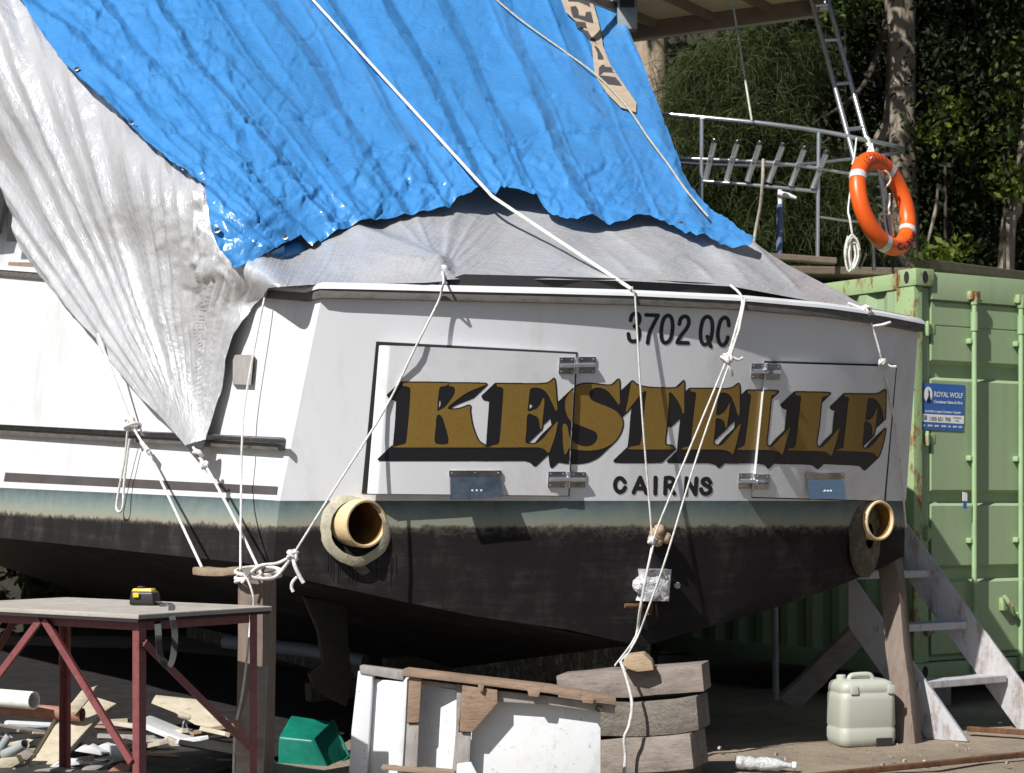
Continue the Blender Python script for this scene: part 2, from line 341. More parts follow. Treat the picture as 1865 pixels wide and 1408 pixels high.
# ground
m = Mt('slipway_ground', (.33, .265, .195, 1), .9)
m.mix(m.mask(m.noise(.8, 7, .7), .42, .7), (.19, .15, .112, 1)); m.mix(m.mask(m.noise(7, 7, .8), .55, .72), (.095, .072, .055, 1)); m.mix(m.mask(m.noise(38, 5, .8), .62, .7), (.4, .34, .26, 1))
m.bump(m.noise(14, 7, .75), .8, .03); m.bump(m.noise(90, 4, .7), .6, .008); M['ground'] = m.done()
M['dark_ground'] = simple('low_bounce_ground', (.055, .054, .052, 1), .9, var=(.075, .072, .068, 1), scale=3, bump=.006, bscale=60)
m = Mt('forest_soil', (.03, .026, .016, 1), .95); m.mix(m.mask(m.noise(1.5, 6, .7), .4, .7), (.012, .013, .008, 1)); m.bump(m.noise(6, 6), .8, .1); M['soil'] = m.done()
def leafmat(name, a, b, d, trans=.3):
    m = Mt(name, a, .62, spec=.25)
    gi = m.n('ShaderNodeNewGeometry'); m.col = m.ramp(gi.outputs['Random Per Island'], [(0, d), (.45, a), (.8, b), (1, a)])
    m.l(m.col, m.b.inputs['Base Color'])
    tr = m.n('ShaderNodeBsdfTranslucent'); m.l(m.col, tr.inputs[0]); mx = m.n('ShaderNodeMixShader'); mx.inputs[0].default_value = trans
    m.l(m.b.outputs[0], mx.inputs[1]); m.l(tr.outputs[0], mx.inputs[2]); m.l(mx.outputs[0], m.out.inputs[0]); return m.m
M['leaf'] = leafmat('broad_leaves', (.05, .085, .018, 1), (.095, .14, .028, 1), (.022, .036, .012, 1))
M['leaf_dark'] = leafmat('shaded_leaves', (.018, .03, .009, 1), (.034, .052, .013, 1), (.008, .014, .006, 1), .2)  # dark copy of the leaf colours, forest shade put into it
M['leaf_bright'] = leafmat('sunlit_leaves', (.1, .15, .02, 1), (.17, .22, .03, 1), (.05, .08, .016, 1), .4)  # bright copy of the leaf colours, sunlight put into it
M['needle'] = leafmat('she_oak_needles', (.055, .08, .024, 1), (.1, .125, .038, 1), (.014, .022, .009, 1), .4)
def bark(name, a, b, dk, s):
    m = Mt(name, a, .85); m.mix(m.mask(m.noise(s, 6, .7, stretch=(1, 1, .3)), .4, .65), b); m.mix(m.mask(m.noise(s*2.4, 6, .75, stretch=(1, 1, .22)), .56, .66), dk); m.bump(m.noise(s*3, 6, .75, stretch=(1, 1, .3)), 1, .04); return m.done()
M['bark_pale'] = bark('flaky_pale_bark', (.42, .33, .24, 1), (.3, .23, .17, 1), (.09, .065, .05, 1), 5)
M['bark_grey'] = bark('grey_gum_bark', (.32, .27, .21, 1), (.24, .2, .16, 1), (.1, .08, .06, 1), 4)
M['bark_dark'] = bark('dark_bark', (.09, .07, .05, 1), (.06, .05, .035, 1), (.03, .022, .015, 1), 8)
# ---------------------------------------------------------------- the boat's stern as surfaces
PHI = R(24.65); RT = V((math.cos(PHI), math.sin(PHI), 0)); AFT = V((math.sin(PHI), -math.cos(PHI), 0)); FWD = -AFT
MID = V((.569, 10.8, EZ)); HB, SAG, RAKE = 1.918, .40, .2
def q0(s, z): return SAG*(1-(s/HB)**2)+RAKE*(z-EZ)
def sq(p): d = V(p)-MID; return d.dot(RT), d.dot(AFT)
def SQ(s, z, q=0.0): return MID+RT*s+AFT*(q0(s, z)+q)+V((0, 0, z-EZ))
def hit(px, py, qf):                               # ray of a photo pixel onto a surface q = qf(s, z)
    lo, hi = 6.0, 16.0
    for _ in range(46):
        m = (lo+hi)/2; p = P(px, py, m); s, q = sq(p)
        if q-qf(s, p.z) > 0: lo = m
        else: hi = m
    return P(px, py, (lo+hi)/2)
def T(px, py, off=0.0): return hit(px, py, lambda s, z: q0(s, z)+off)
S_H = sq(T(1043, 770))[0]                          # hinge line of the left door
DL = lambda s, z: q0(s, z)+.022+math.tan(R(3.4))*max(S_H-s, 0)
DR = lambda s, z: q0(s, z)+.024
def TL(px, py, off=0.0): return hit(px, py, lambda s, z: DL(s, z)+off)
def TR(px, py, off=0.0): return hit(px, py, lambda s, z: DR(s, z)+off)
G, W = T(585, 545), T(510, 910); SD = V((-math.sin(R(31)), math.cos(R(31)), 0))
SN = SD.cross(G-W).normalized()
if SN.y > 0: SN = -SN
def SP(px, py, off=0.0):                            # onto the plane of the left side near the stern
    o = V((0, 0, EZ)); d = P(px, py, 1)-o
    return o+d*(((W+SN*off)-o).dot(SN)/d.dot(SN))
def Lz(p): return ((p-W)-((G-W)*((p.z-W.z)/(G.z-W.z)))).dot(SD), p.z

CAPY = [(560, 532), (590, 533), (800, 536), (1000, 540), (1150, 546), (1353, 556), (1500, 570), (1600, 583), (1677, 598)]   # under the cap
BOT = [(495, 1043), (600, 1066), (740, 1096), (875, 1123), (1040, 1147), (1180, 1178), (1250, 1156), (1400, 1112), (1500, 1078), (1580, 1047), (1648, 1012)]
def edgeL(y): return interp(y, [(520, 590), (545, 585), (910, 510), (963, 503), (1043, 497)])
def edgeR(y): return interp(y, [(590, 1673), (910, 1650), (963, 1648), (1012, 1646)])
boat = thing('motor_boat', 'white motor boat propped on timbers, black bottom, gold name across its curved stern', 'boat', (.6, 11, 0))
NC = 250
cols = []
for i in range(NC+1):
    u = i/NC; rows = []
    xt = lerp(585, 1673, u); yt = interp(xt, CAPY)-7
    xb = lerp(497, 1646, u); yb = interp(xb, BOT)
    for k, (y, vv_) in enumerate([(yt, 2.0)]+[(lerp(yt, 912, t/30), 2.0-t/30) for t in range(1, 30)]+[(912, 1.0)]+[(lerp(912, 962, t/10), 1-t/10) for t in range(1, 11)]+[(lerp(962, yb, t/22), -t/22) for t in range(1, 23)]):
        x = lerp(edgeL(y), edgeR(y), u); rows.append((T(x, y), (x/400, vv_)))
    cols.append(rows)
tr = MB(); nr = len(cols[0])
tr.grid([[cols[i][k][0] for i in range(NC+1)] for k in range(nr)], 0, [[cols[i][k][1] for i in range(NC+1)] for k in range(nr)])
tr_obj = None
# hull sides, bottom and deck
def plan(L, side):                                  # waterline plan from the stern corner
    lat = .112*L-.0101*max(0, L-7)**3
    return FWD*L*.994+RT*(lat*side)
CL = cols[0]; CRt = cols[-1]; ctr = min(range(NC+1), key=lambda i: cols[i][-1][0].z)
z0 = {}
def line_of(a, b):                                  # height against length of a line on the left side
    (l1, z1), (l2, z2) = Lz(SP(*a)), Lz(SP(*b)); k = (z1-z2)/(l1-l2); return lambda L: z2+k*(L-l2)
zg = line_of((0, 496), (489, 535)); zw = line_of((0, 888), (508, 911)); zt = line_of((0, 936), (502, 964)); zc = line_of((0, 979), (452, 1026))
def zg2(L): return zg(min(L, 6))+max(L-6, 0)*.03
LS = [0, .25, .5, .8, 1.2, 1.7, 2.3, 3, 3.8, 4.6, 5.5, 6.5, 7.5, 8.5, 9.5, 10.5, 11.5, 12.5, 13.3, 14]
lean = (G-W)*(1/(G.z-W.z))
def side_pt(L, z, sgn):
    base = W if sgn < 0 else T(1650, 911)
    l = lean*(z-EZ)
    if sgn > 0: l = T(1672, 600)-T(1650, 911); l = l*((z-EZ)/l.z)
    p = base+plan(L, sgn)+V((l.x, l.y, 0)); p.z = z; return p
KZ = cols[ctr][-1][0]
def keel(L): p = KZ+FWD*L; p.z = KZ.z-.13*min(L, 3.2)+max(0, L-10)**2*.12; return p
hull = MB()
for sgn in (-1, 1):
    rows = []; uvs = []
    for L in LS:
        a, b_, cc, dd = zg2(L), zw(L), zt(L), zc(L)
        if sgn > 0: a = min(a, 2.48+.11*L)
        r = []; uv = []
        st = CL if sgn < 0 else CRt
        if L == 0:
            for (p, q) in st: r.append(p.copy()); uv.append((0, q[1]))
        else:
            for k, (p, q) in enumerate(st):
                v_ = q[1]
                z = lerp(b_, a, v_-1) if v_ >= 1 else (lerp(cc, b_, v_) if v_ >= 0 else lerp(cc, dd, -v_))
                r.append(side_pt(L, z, sgn)); uv.append((L, v_))
        rows.append(r); uvs.append(uv)
    hull.grid(rows, 0, uvs)
    bot = [[rows[i][-1].lerp(keel(L), t) for t in (0, .15, .4, .7, 1)] for i, L in enumerate(LS)]
    bot[0] = [cols[int(round(lerp(0 if sgn < 0 else NC, ctr, t)))][-1][0] for t in (0, .15, .4, .7, 1)]
    hull.grid(bot, 0, [[(L, -1) for t in range(5)] for L in LS])
    if sgn < 0: sideL = rows
    else: sideR = rows
dk = [[sideL[i][1].lerp(sideR[i][1], t/4) for t in range(5)] for i in range(1, len(LS))]
hull.grid(dk, 0, [[(0, 2)]*5 for _ in range(len(LS)-1)])
hull_o = hull.build('hull', M['boat'], boat, smooth=30)
# gunwale cap: white timber on a dark rubbing strip, round the stern and along both sides
CT = [(587, 522), (700, 524.5), (800, 527), (1000, 531.5), (1150, 535.5), (1353, 545), (1500, 558), (1600, 572), (1677, 587)]
path = [T(x, interp(x, CT), .015) for x in [587+(1677-587)*k/48 for k in range(49)]]
lp = []
for L in (8.5, 7, 6, 5, 4, 3, 2.2, 1.5, .9, .45, .15):
    p = side_pt(L, zg2(L)+.03, -1)+SN*.012; lp.append(p)
rp = []
for L in (.15, .6, 1.5, 3, 5):
    p = side_pt(L, min(zg2(L), 2.48+.11*L)+.03, 1); rp.append(p)
full = lp+path+rp
def sweep(name, pts, w_in, w_out, z1, z2, mat, parent, bev=.006, tilt=0.0):
    mb = MB(); rows = []
    for i, p in enumerate(pts):
        t = pts[min(i+1, len(pts)-1)]-pts[max(i-1, 0)]; t.z = 0; t.normalize()
        n = V((t.y, -t.x, 0))                       # outward for a path running round the stern from left to right
        rows.append([p+n*(w_out+tilt)+V((0, 0, z1)), p+n*(w_out+tilt*.45+.003)+V((0, 0, (z1+z2)/2)), p+n*(w_out-tilt)+V((0, 0, z2)), p-n*w_in+V((0, 0, z2)), p-n*w_in+V((0, 0, z1))])
    n = 5
    vs = [p for r in rows for p in r]; fs = [(4, 3, 2, 1, 0), tuple((len(rows)-1)*n+i for i in range(n))]
    for k in range(len(rows)-1):
        for i in range(n): fs.append((k*n+i, k*n+(i+1) % n, k*n+n+(i+1) % n, k*n+n+i))
    return mb.add(vs, fs).build(name, mat, parent, smooth=38)
sweep('gunwale_cap', full, .09, .012, -.012, .022, M['white'], boat, tilt=.014)
sweep('rubbing_strip', full, .05, .016, -.056, -.0125, M['rub'], boat)
chh = lambda i: .02+.07*max(0, min(1, (i-9)/3))*max(.35, min(1, (44-i)/8))
cham = MB()                                          # black strip standing in for the interior shadow under the tarpaulin's lifted edge
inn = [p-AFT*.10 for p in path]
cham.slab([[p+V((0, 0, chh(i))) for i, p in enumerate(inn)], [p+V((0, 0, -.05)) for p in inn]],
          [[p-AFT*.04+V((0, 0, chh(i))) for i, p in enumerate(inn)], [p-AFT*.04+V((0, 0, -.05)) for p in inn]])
cham.build('gap_shade', M['dark_gap'], boat)
# side fittings
def side_bar(ya, yb, xa, xb, ht, out, mat, name, ext=True, round_=False, base=0.0):
    a, b = SP(xb, yb, base+out/2), SP(xa, ya, base+out/2)
    if ext: b = b+(b-a).normalized()*2.2
    mb = MB(); mb.beam(a, b, out, ht, up=(0, 0, 1)); return mb.build(name, mat, boat, bevel=min(out, ht)*.28, smooth=40)
side_bar(783, 809, 0, 513, .07, .05, M['rub'], 'rub_rail')
side_bar(776, 804, 0, 516, .026, .022, M['steel'], 'rub_rail_capping', base=.0505)
st = MB(); st.slab([[SP(505, 886, .006), SP(0, 860, .006), SP(-420, 838, .006)], [SP(503, 900, .006), SP(0, 877, .006), SP(-420, 858, .006)]],
                   [[SP(505, 886, .001), SP(0, 860, .001), SP(-420, 838, .001)], [SP(503, 900, .001), SP(0, 877, .001), SP(-420, 858, .001)]])
st.build('painted_stripe', M['stripe'], boat)
v = MB(); v.slab([[SP(424, 646, .03), SP(462, 646, .03)], [SP(424, 700, .03), SP(457, 701, .03)]], [[SP(424, 646, .002), SP(462, 646, .002)], [SP(424, 700, .002), SP(457, 701, .002)]])
vent = v.build('side_vent', M['bare_grey'], boat, bevel=.003)
# doors; black patches stand in for the shade in the gaps round them
def door(corners, fn, fnm, th, nm):
    (tl, tr_, br, bl) = corners
    A = []; B = []
    for j in range(7):
        ra = []; rb = []
        for i in range(13):
            x = lerp(lerp(tl[0], tr_[0], i/12), lerp(bl[0], br[0], i/12), j/6); y = lerp(lerp(tl[1], tr_[1], i/12), lerp(bl[1], br[1], i/12), j/6)
            p = fn(x, y)
            if th > .03 and i == 0: p = p-AFT*.03
            if th > .03 and i == 1: p = fn(lerp(tl[0], bl[0], j/6)+13, y)
            ra.append(p); rb.append(p-AFT*(th if not (th > .03 and i == 0) else th-.03))
        A.append(ra); B.append(rb)
    mb = MB(); mb.slab(A, B); o = mb.build('transom_door', M['white'], boat, bevel=.007, smooth=30); return o
def gap_patch(poly, fn):
    mb = MB(); tl, tr_, br, bl = poly
    A = [[fn(lerp(lerp(tl[0], tr_[0], i/10), lerp(bl[0], br[0], i/10), j/2), lerp(lerp(tl[1], tr_[1], i/10), lerp(bl[1], br[1], i/10), j/2)) for i in range(11)] for j in range(3)]
    mb.slab(A, [[p-AFT*.006 for p in r] for r in A])
    return mb.build('door_gap', M['dark_gap'], boat)
doorL = door([(697, 628), (1049, 645), (1035, 903), (675, 899)], TL, None, .05, 'L')
doorR = door([(1396, 661), (1632, 668), (1610, 912), (1372, 905)], TR, None, .022, 'R')
gap_patch([(685.5, 622), (1052, 641.5), (1037, 904), (659, 899)], lambda x, y: T(x, y, .004))
gap_patch([(1393, 657.5), (1634, 664.5), (1613, 914), (1369, 907)], lambda x, y: T(x, y, .004))
# hinges: two plates and a strap
def hinge(dr, p1, p2, fn1, fn2):
    mb = MB()
    for (x0, y0, x1, y1), fn in ((p1, fn1), (p2, fn2)):
        A = [[fn(x0, y0, .009), fn(x1, y0, .009)], [fn(x0-1.5, y1, .009), fn(x1-1.5, y1, .009)]]
        B = [[fn(x0, y0, -.004), fn(x1, y0, -.004)], [fn(x0-1.5, y1, -.004), fn(x1-1.5, y1, -.004)]]
        mb.slab(A, B)
    o = mb.build('hinge', M['steel'], dr, bevel=.003, smooth=40)
    ym1 = (p1[1]+p1[3])/2; ym2 = (p2[1]+p2[3])/2
    b = MB(); b.tube([fn1(p1[0]+2, ym1, .018), fn1(p1[2]-1, ym1, .022), fn2(p2[0]+1, ym2, .022), fn2(p2[2]-2, ym2, .018)], .012, 8)
    xm, ymn = (p1[2]+p2[0])/2, (ym1+ym2)/2
    b.tube([fn2(xm, ymn-15, .014), fn2(xm-1, ymn+15, .014)], .014, 8)
    for (x0, y0, x1, y1), fn in ((p1, fn1), (p2, fn2)):
        for (x, y) in ((x0+4, y0+4), (x1-4, y0+4), (x0+3, y1-4), (x1-5, y1-4)): b.lathe([(0, .005), (.004, .004), (.005, 0.0005)], fn(x, y, .009), AFT, 8)
    b.build('hinge_strap', M['polished'], dr, smooth=50)
hinge(doorL, (1019, 651, 1046, 681), (1056, 650, 1085, 680), TL, T)
hinge(doorL, (999, 859, 1030, 888), (1040, 860, 1067, 888), TL, T)
hinge(doorR, (1398, 664, 1422, 692), (1369, 662, 1393, 690), TR, T)
hinge(doorR, (1376, 864, 1402, 892), (1346, 862, 1371, 890), TR, T)
def flap(dr, fn, xa, xb, y0, y1, xa2, xb2, y2, y3, mat):
    mb = MB(); mb.slab([[fn(xa, y0, .012), fn(xb, y0, .012)], [fn(xa, y0+11, .012), fn(xb, y0+11, .012)]], [[fn(xa, y0, .001), fn(xb, y0, .001)], [fn(xa, y0+11, .001), fn(xb, y0+11, .001)]])
    for k in (.06, .5, .94): mb.lathe([(0, .006), (.005, .005), (.006, .0005)], fn(lerp(xa, xb, k), y0+5, .012), AFT, 8)
    o = mb.build('flap_hinge', M['steel'], dr, bevel=.002, smooth=40)
    A = [[fn(xa+2, y0+12, .012), fn(xb-2, y0+12, .012)], [fn(xa2, y2, .055), fn(xb2, y3, .055)]]
    mb = MB(); mb.slab(A, [[p-AFT*.006 for p in r] for r in A]); mb.build('drain_flap', mat, dr, bevel=.002)
    mb = MB()
    for k in (-.1, 0, .1):
        x = lerp(xa2, xb2, .5+k*.85); mb.lathe([(0, .0055), (.003, .005), (.004, .0005)], fn(x, lerp(y0+12, y2, .58), .012+.043*.58+.0005), AFT, 8)
    mb.build('flap_rivets', M['sign_white'], dr)
flap(doorL, TL, 818, 913, 857, 857, 821, 916, 911, 906, M['steel'])
flap(doorR, TR, 1468, 1538, 861, 861, 1475, 1541, 909, 909, M['skysteel'])
for (dr, fn, a, b_) in ((doorR, TR, (1397, 660.5), (1631, 667.5)),):
    pass
# exhaust pipes
HOLES = []
def ragged(o, ax, r, th, n=40, amp=.06, squash=1.0, inner=.74):
    ax = V(ax).normalized(); e1 = V((0, 0, 1)).cross(ax).normalized(); e2 = ax.cross(e1); mb = MB()
    rs = [r*(1+amp*mnoise.noise(V((math.cos(k/n*6.283)*2.6, math.sin(k/n*6.283)*2.6, r*9)))+amp*.35*random.uniform(-1, 1)) for k in range(n)]
    ring = lambda f, h: [V(o)+ax*h+(e1*math.cos(6.283*k/n)+e2*math.sin(6.283*k/n)*squash)*rs[k]*f for k in range(n)]
    vs = ring(1, 0)+ring(1, th*.7)+ring(.93, th)+ring(inner, th*1.3)
    fs = [(j*n+k, j*n+(k+1) % n, (j+1)*n+(k+1) % n, (j+1)*n+k) for j in range(3) for k in range(n)]
    return mb.add(vs, fs)
def pipe(fl_px, op_px, d_off, alpha, pitch, R_, mat_fl, rag):
    base = T(*fl_px); ax = V((math.sin(R(alpha))*math.cos(pitch), -math.cos(R(alpha))*math.cos(pitch), math.sin(pitch)))
    dO = T(*op_px).y-d_off; mouth = P(op_px[0], op_px[1], dO); back = mouth-ax*.5
    mb = MB(); mb.lathe([(0, R_), (.49, R_), (.5, R_-.004), (.5, R_-.013), (.49, R_-.017), (.05, R_-.017)], back, ax, 36)
    o = mb.build('exhaust_pipe', M['pipe'], boat, smooth=40)
    HOLES.append((back, ax, R_-.006))
    i = MB(); i.lathe([(.482, R_-.0185), (.04, R_-.0185), (.04, .001)], back, ax, 36); i.build('pipe_bore', M['pipe_in'], o, smooth=40)
    nn = (AFT+RT*rag[1]).normalized()
    f = ragged(base+nn*-.01, nn, rag[0], .035, amp=rag[2], squash=rag[3], inner=.74 if rag[3] < 1.2 else .3); f.build('pipe_flange', mat_fl, o, smooth=50)
    return o
pipe((648, 962), (668, 954), .065, 37, -.06, .124, M['flange'], (.182, -.2, .035, 1.06))
pipe((1574, 976), (1604, 948), .11, 36, -.03, .116, M['fairing'], (.15, .45, .04, 1.6))
for k in range(24):
    x = 598+k*5.3+random.uniform(-2, 2); l = random.uniform(.3, 1)*(34+8*math.sin(k)); y = 1012+random.uniform(-3, 4)
    if 650 < x < 675: continue
    w_ = random.uniform(.8, 1.7); yb = interp(x, BOT)
    dr = MB(); dr.grid([[T(x-w_, y, .003), T(x+w_, y, .003)], [T(x-w_*.4, min(y+l+20, yb-4), .003), T(x+w_*.4, min(y+l+20, yb-4), .003)]]); dr.build('soot_run', M['black_paint'], boat)
# the transom skin, with the two exhaust openings left out
keepf = []
for f in tr.f:
    m_ = (tr.v[f[0]]+tr.v[f[2]])/2
    if not any(((m_-o)-a*((m_-o).dot(a))).length < r for o, a, r in HOLES): keepf.append(f)
tr.f = keepf; tr.mi = [0]*len(keepf); tr.build('transom', M['boat'], boat, smooth=40)
# centre-line fittings: foil-like zinc block, knobbly transducer, rusty bolts, keel
z1 = MB(); A = []
for j in range(7):
    A.append([T(lerp(1176, 1223, i/6)-j*.8, lerp(1037, 1095, j/6), .075+.014*random.uniform(-1, 1)) for i in range(7)])
z1.slab(A, [[p-AFT*.085 for p in r] for r in A]); z1.build('zinc_anode', M['zinc'], boat, smooth=60)
z2 = MB(); z2.lathe([(0, .02), (.01, .045), (.04, .05), (.06, .03), (.065, .001)], T(1163, 1065), AFT, 10); z2.build('anode_bolt', M['zinc'], boat, smooth=40); z2 = MB(); z2.lathe([(0, .01), (.03, .018), (.05, .001)], T(1229, 1066), AFT, 8); z2.build('anode_bolt', M['zinc'], boat, smooth=40)
z3 = MB()
for k in range(9):
    p = T(1200+random.uniform(-14, 14), 976+random.uniform(-11, 11), .03); z3.lathe([(-.03, .012), (-.012, .032), (.012, .03), (.03, .01)], p, V((random.uniform(-1, 1), -1, random.uniform(-1, 1))), 8, ends=True)
z3.build('sounder_fitting', M['chock'], boat, smooth=60)
z4 = MB(); z4.tube([T(1138, 1103, .05), T(1158, 1104, .055), T(1172, 1103, .02)], [.012, .014, .018], 8)
for k in range(5): z4.tube([T(1170+k*6, 1099, .02), T(1160+k*9+random.uniform(-6, 6), 1118+random.uniform(-5, 8), .04)], .006, 6)
z4.build('rusty_bolt', M['rust'], boat, smooth=40)
kb = MB(); k0 = KZ+AFT*.0; ins = FWD*.02
kp = [KZ+ins+V((0, 0, .03)), KZ+ins+V((0, 0, -.13)), keel(3)+V((0, 0, -.15)), keel(9)+V((0, 0, -.1)), keel(9)+V((0, 0, .1)), keel(3)+V((0, 0, .05))]
kb.prism([p-RT*.05 for p in kp], RT*.10); kb.build('keel', M['boat'], boat, bevel=.01)
rd = MB(); rp_ = [(553, 1086), (632, 1100), (634, 1150), (641, 1235), (633, 1288), (600, 1272), (574, 1254), (563, 1228), (588, 1205), (580, 1150)]
rp3 = [P(x, y, 11.5) for x, y in rp_]; rd.prism(rp3, FWD*.05); rd.build('rudder', M['bronze'], boat, bevel=.012, smooth=40)
sh = MB(); sh.tube([P(600, 1092, 11.52), P(597, 1035, 11.54)], .03, 10); sh.build('rudder_stock', M['bronze'], boat, smooth=40)
# cabin under the tarpaulins
cb = MB(); zz0, zz1 = 2.5, 4.25
cbp = [side_pt(3.6, 2.6, -1)+RT*.35, side_pt(9.2, 2.6, -1)+RT*.6, side_pt(9.2, 2.6, 1)-RT*.6, side_pt(3.6, 2.6, 1)-RT*.35]
cb.add([V((p.x, p.y, zz0)) for p in cbp]+[V((p.x, p.y, zz1))+(sum(cbp, V())/4-p)*.08 for p in cbp], [(0, 1, 5, 4), (1, 2, 6, 5), (2, 3, 7, 6), (3, 0, 4, 7), (4, 5, 6, 7), (3, 2, 1, 0)])
cab = cb.build('cabin', M['white'], boat, bevel=.03, smooth=40)
def cabwall(px, py, off=0.0):
    o = V((0, 0, EZ)); d = P(px, py, 1)-o; a, b = V((cbp[0].x, cbp[0].y, 0)), V((cbp[1].x, cbp[1].y, 0)); n = V(((b-a).y, -(b-a).x, 0)).normalized()
    if n.y > 0: n = -n
    return o+d*((a+n*off-o).dot(n)/d.dot(n))
wd = MB(); wd.prism([cabwall(x, y, .06) for x, y in ((-160, 290), (12, 290), (8, 365), (-4, 425), (-160, 440))], V((.02, .03, 0))); wd.build('window', M['dark_gap'], cab)
wd = MB(); wd.prism([cabwall(x, y, .05) for x, y in ((17, 372), (31, 430), (31, 440), (12, 440))], V((.02, .03, 0))); wd.build('window', M['dark_gap'], cab)
wd = MB(); wd.prism([cabwall(x, y, .12) for x, y in ((15, 477), (95, 479), (95, 486), (15, 485))], V((.05, .06, 0))); wd.build('timber_trim', M['frame_wood'], cab)

# ---------------------------------------------------------------- lettering: outlines traced in the plane of the photograph, laid on doors and transom
def Z(o, pts): return [(o+x/7.042, 670+y/7.042) for x, y in pts]
GOLD = [
 (Z(690, [(305,200),(330,190),(860,195),(880,213),(860,232),(800,242),(775,268),(760,400),(750,548),(775,543),(850,500),(930,400),(970,330),(975,270),(960,245),(912,235),(900,215),(925,200),(1350,205),(1345,228),(1250,265),(1120,325),(1000,410),(880,515),(960,535),(1060,520),(1165,485),(1170,560),(1195,720),(1240,860),(1290,950),(1350,990),(1358,1008),(1330,1020),(245,1020),(245,1000),(300,985),(345,965),(360,880),(375,730),(390,560),(400,400),(405,290),(395,255),(360,240),(310,228)]),
  [Z(690, [(742,625),(780,602),(820,650),(850,740),(890,890),(890,950),(870,980),(760,980),(725,960),(715,920),(730,750)])]),
 (Z(870, [(245,213),(265,207),(700,211),(850,207),(920,190),(965,155),(985,148),(1000,250),(1010,400),(1022,530),(1000,545),(950,440),(890,330),(830,275),(760,255),(690,262),(670,290),(655,420),(645,550),(700,545),(760,520),(800,470),(830,400),(852,388),(855,460),(840,600),(830,720),(815,790),(800,770),(790,700),(770,640),(720,610),(640,600),(625,800),(612,930),(625,965),(690,980),(760,965),(850,890),(930,790),(1012,695),(1026,700),(1010,800),(980,920),(950,1000),(920,1080),(895,1085),(860,1050),(800,1025),(700,1018),(185,1022),(178,1002),(230,985),(270,968),(290,850),(305,650),(320,450),(330,300),(325,265),(300,250),(250,238)]), []),
 (Z(1000, [(205,450),(220,390),(255,330),(310,275),(360,235),(420,212),(500,205),(620,215),(740,227),(810,222),(850,190),(880,160),(900,163),(906,300),(906,460),(890,467),(860,430),(800,350),(740,290),(660,255),(590,258),(535,290),(515,340),(535,400),(600,440),(750,500),(850,550),(910,610),(942,680),(937,770),(890,880),(810,970),(700,1030),(600,1055),(480,1062),(370,1052),(300,1040),(250,1040),(222,1098),(196,1098),(178,950),(176,735),(232,742),(262,880),(330,960),(400,995),(480,1007),(560,985),(610,930),(620,870),(590,820),(500,780),(400,740),(290,690),(240,630),(210,540)]), []),
 (Z(1120, [(220,178),(242,183),(275,215),(330,237),(450,257),(600,263),(760,263),(830,237),(868,190),(888,188),(888,400),(888,572),(865,577),(845,500),(790,400),(702,310),(690,450),(670,700),(645,900),(645,980),(665,995),(735,1003),(747,1028),(725,1045),(205,1045),(200,1015),(260,1000),(320,985),(340,900),(365,700),(385,450),(402,300),(330,340),(250,440),(195,510),(150,562),(138,547),(165,430),(200,230)]), []),
 (Z(1230, [(190,278),(210,270),(500,270),(640,275),(740,257),(800,212),(822,228),(827,400),(822,592),(800,602),(775,520),(740,420),(700,350),(640,320),(580,320),(555,345),(540,450),(525,600),(580,598),(640,550),(690,460),(702,450),(690,560),(670,700),(655,772),(640,760),(630,700),(590,660),(522,650),(510,760),(490,940),(495,980),(540,1000),(600,985),(680,900),(760,800),(832,722),(838,735),(810,850),(780,980),(745,1092),(725,1108),(700,1080),(650,1060),(540,1047),(110,1047),(108,1022),(170,1005),(195,980),(215,800),(240,560),(260,400),(265,335),(250,312),(200,302)]), []),
 (Z(1230, [(930,302),(950,292),(1290,300),(1302,315),(1275,340),(1235,357),(1225,400),(1210,550),(1190,750),(1170,920),(1170,980),(1195,1010),(1240,1005),(1310,940),(1390,850),(1467,762),(1458,830),(1420,950),(1385,1080),(1360,1118),(1335,1082),(1280,1062),(1150,1052),(820,1052),(815,1030),(860,1010),(890,980),(910,850),(930,700),(950,520),(970,370),(960,338),(930,327)]), []),
 (Z(1400, [(345,327),(370,315),(755,323),(768,343),(740,362),(690,375),(675,420),(660,560),(640,760),(615,920),(615,990),(640,1020),(690,1010),(760,940),(830,860),(898,777),(903,800),(870,930),(830,1060),(805,1123),(780,1113),(740,1082),(640,1067),(270,1057),(272,1035),(320,1025),(345,990),(360,870),(380,700),(400,520),(415,390),(405,362),(365,352)]), []),
 (Z(1400, [(975,347),(1000,338),(1320,343),(1430,325),(1480,290),(1497,310),(1497,480),(1490,640),(1475,645),(1455,540),(1410,450),(1360,400),(1300,385),(1270,405),(1255,520),(1240,662),(1290,663),(1340,620),(1380,530),(1392,520),(1387,600),(1367,760),(1345,862),(1330,852),(1325,770),(1300,710),(1230,692),(1215,850),(1200,990),(1215,1030),(1260,1035),(1320,1000),(1390,920),(1450,840),(1492,788),(1497,800),(1480,900),(1450,1020),(1410,1132),(1390,1137),(1350,1097),(1280,1080),(890,1060),(888,1045),(950,1025),(960,990),(975,850),(1000,650),(1015,480),(1030,400),(1020,378),(980,367)]), [])]
GX, GY, GRES = 685, 680, 1.0
gw, gh = 945, 190
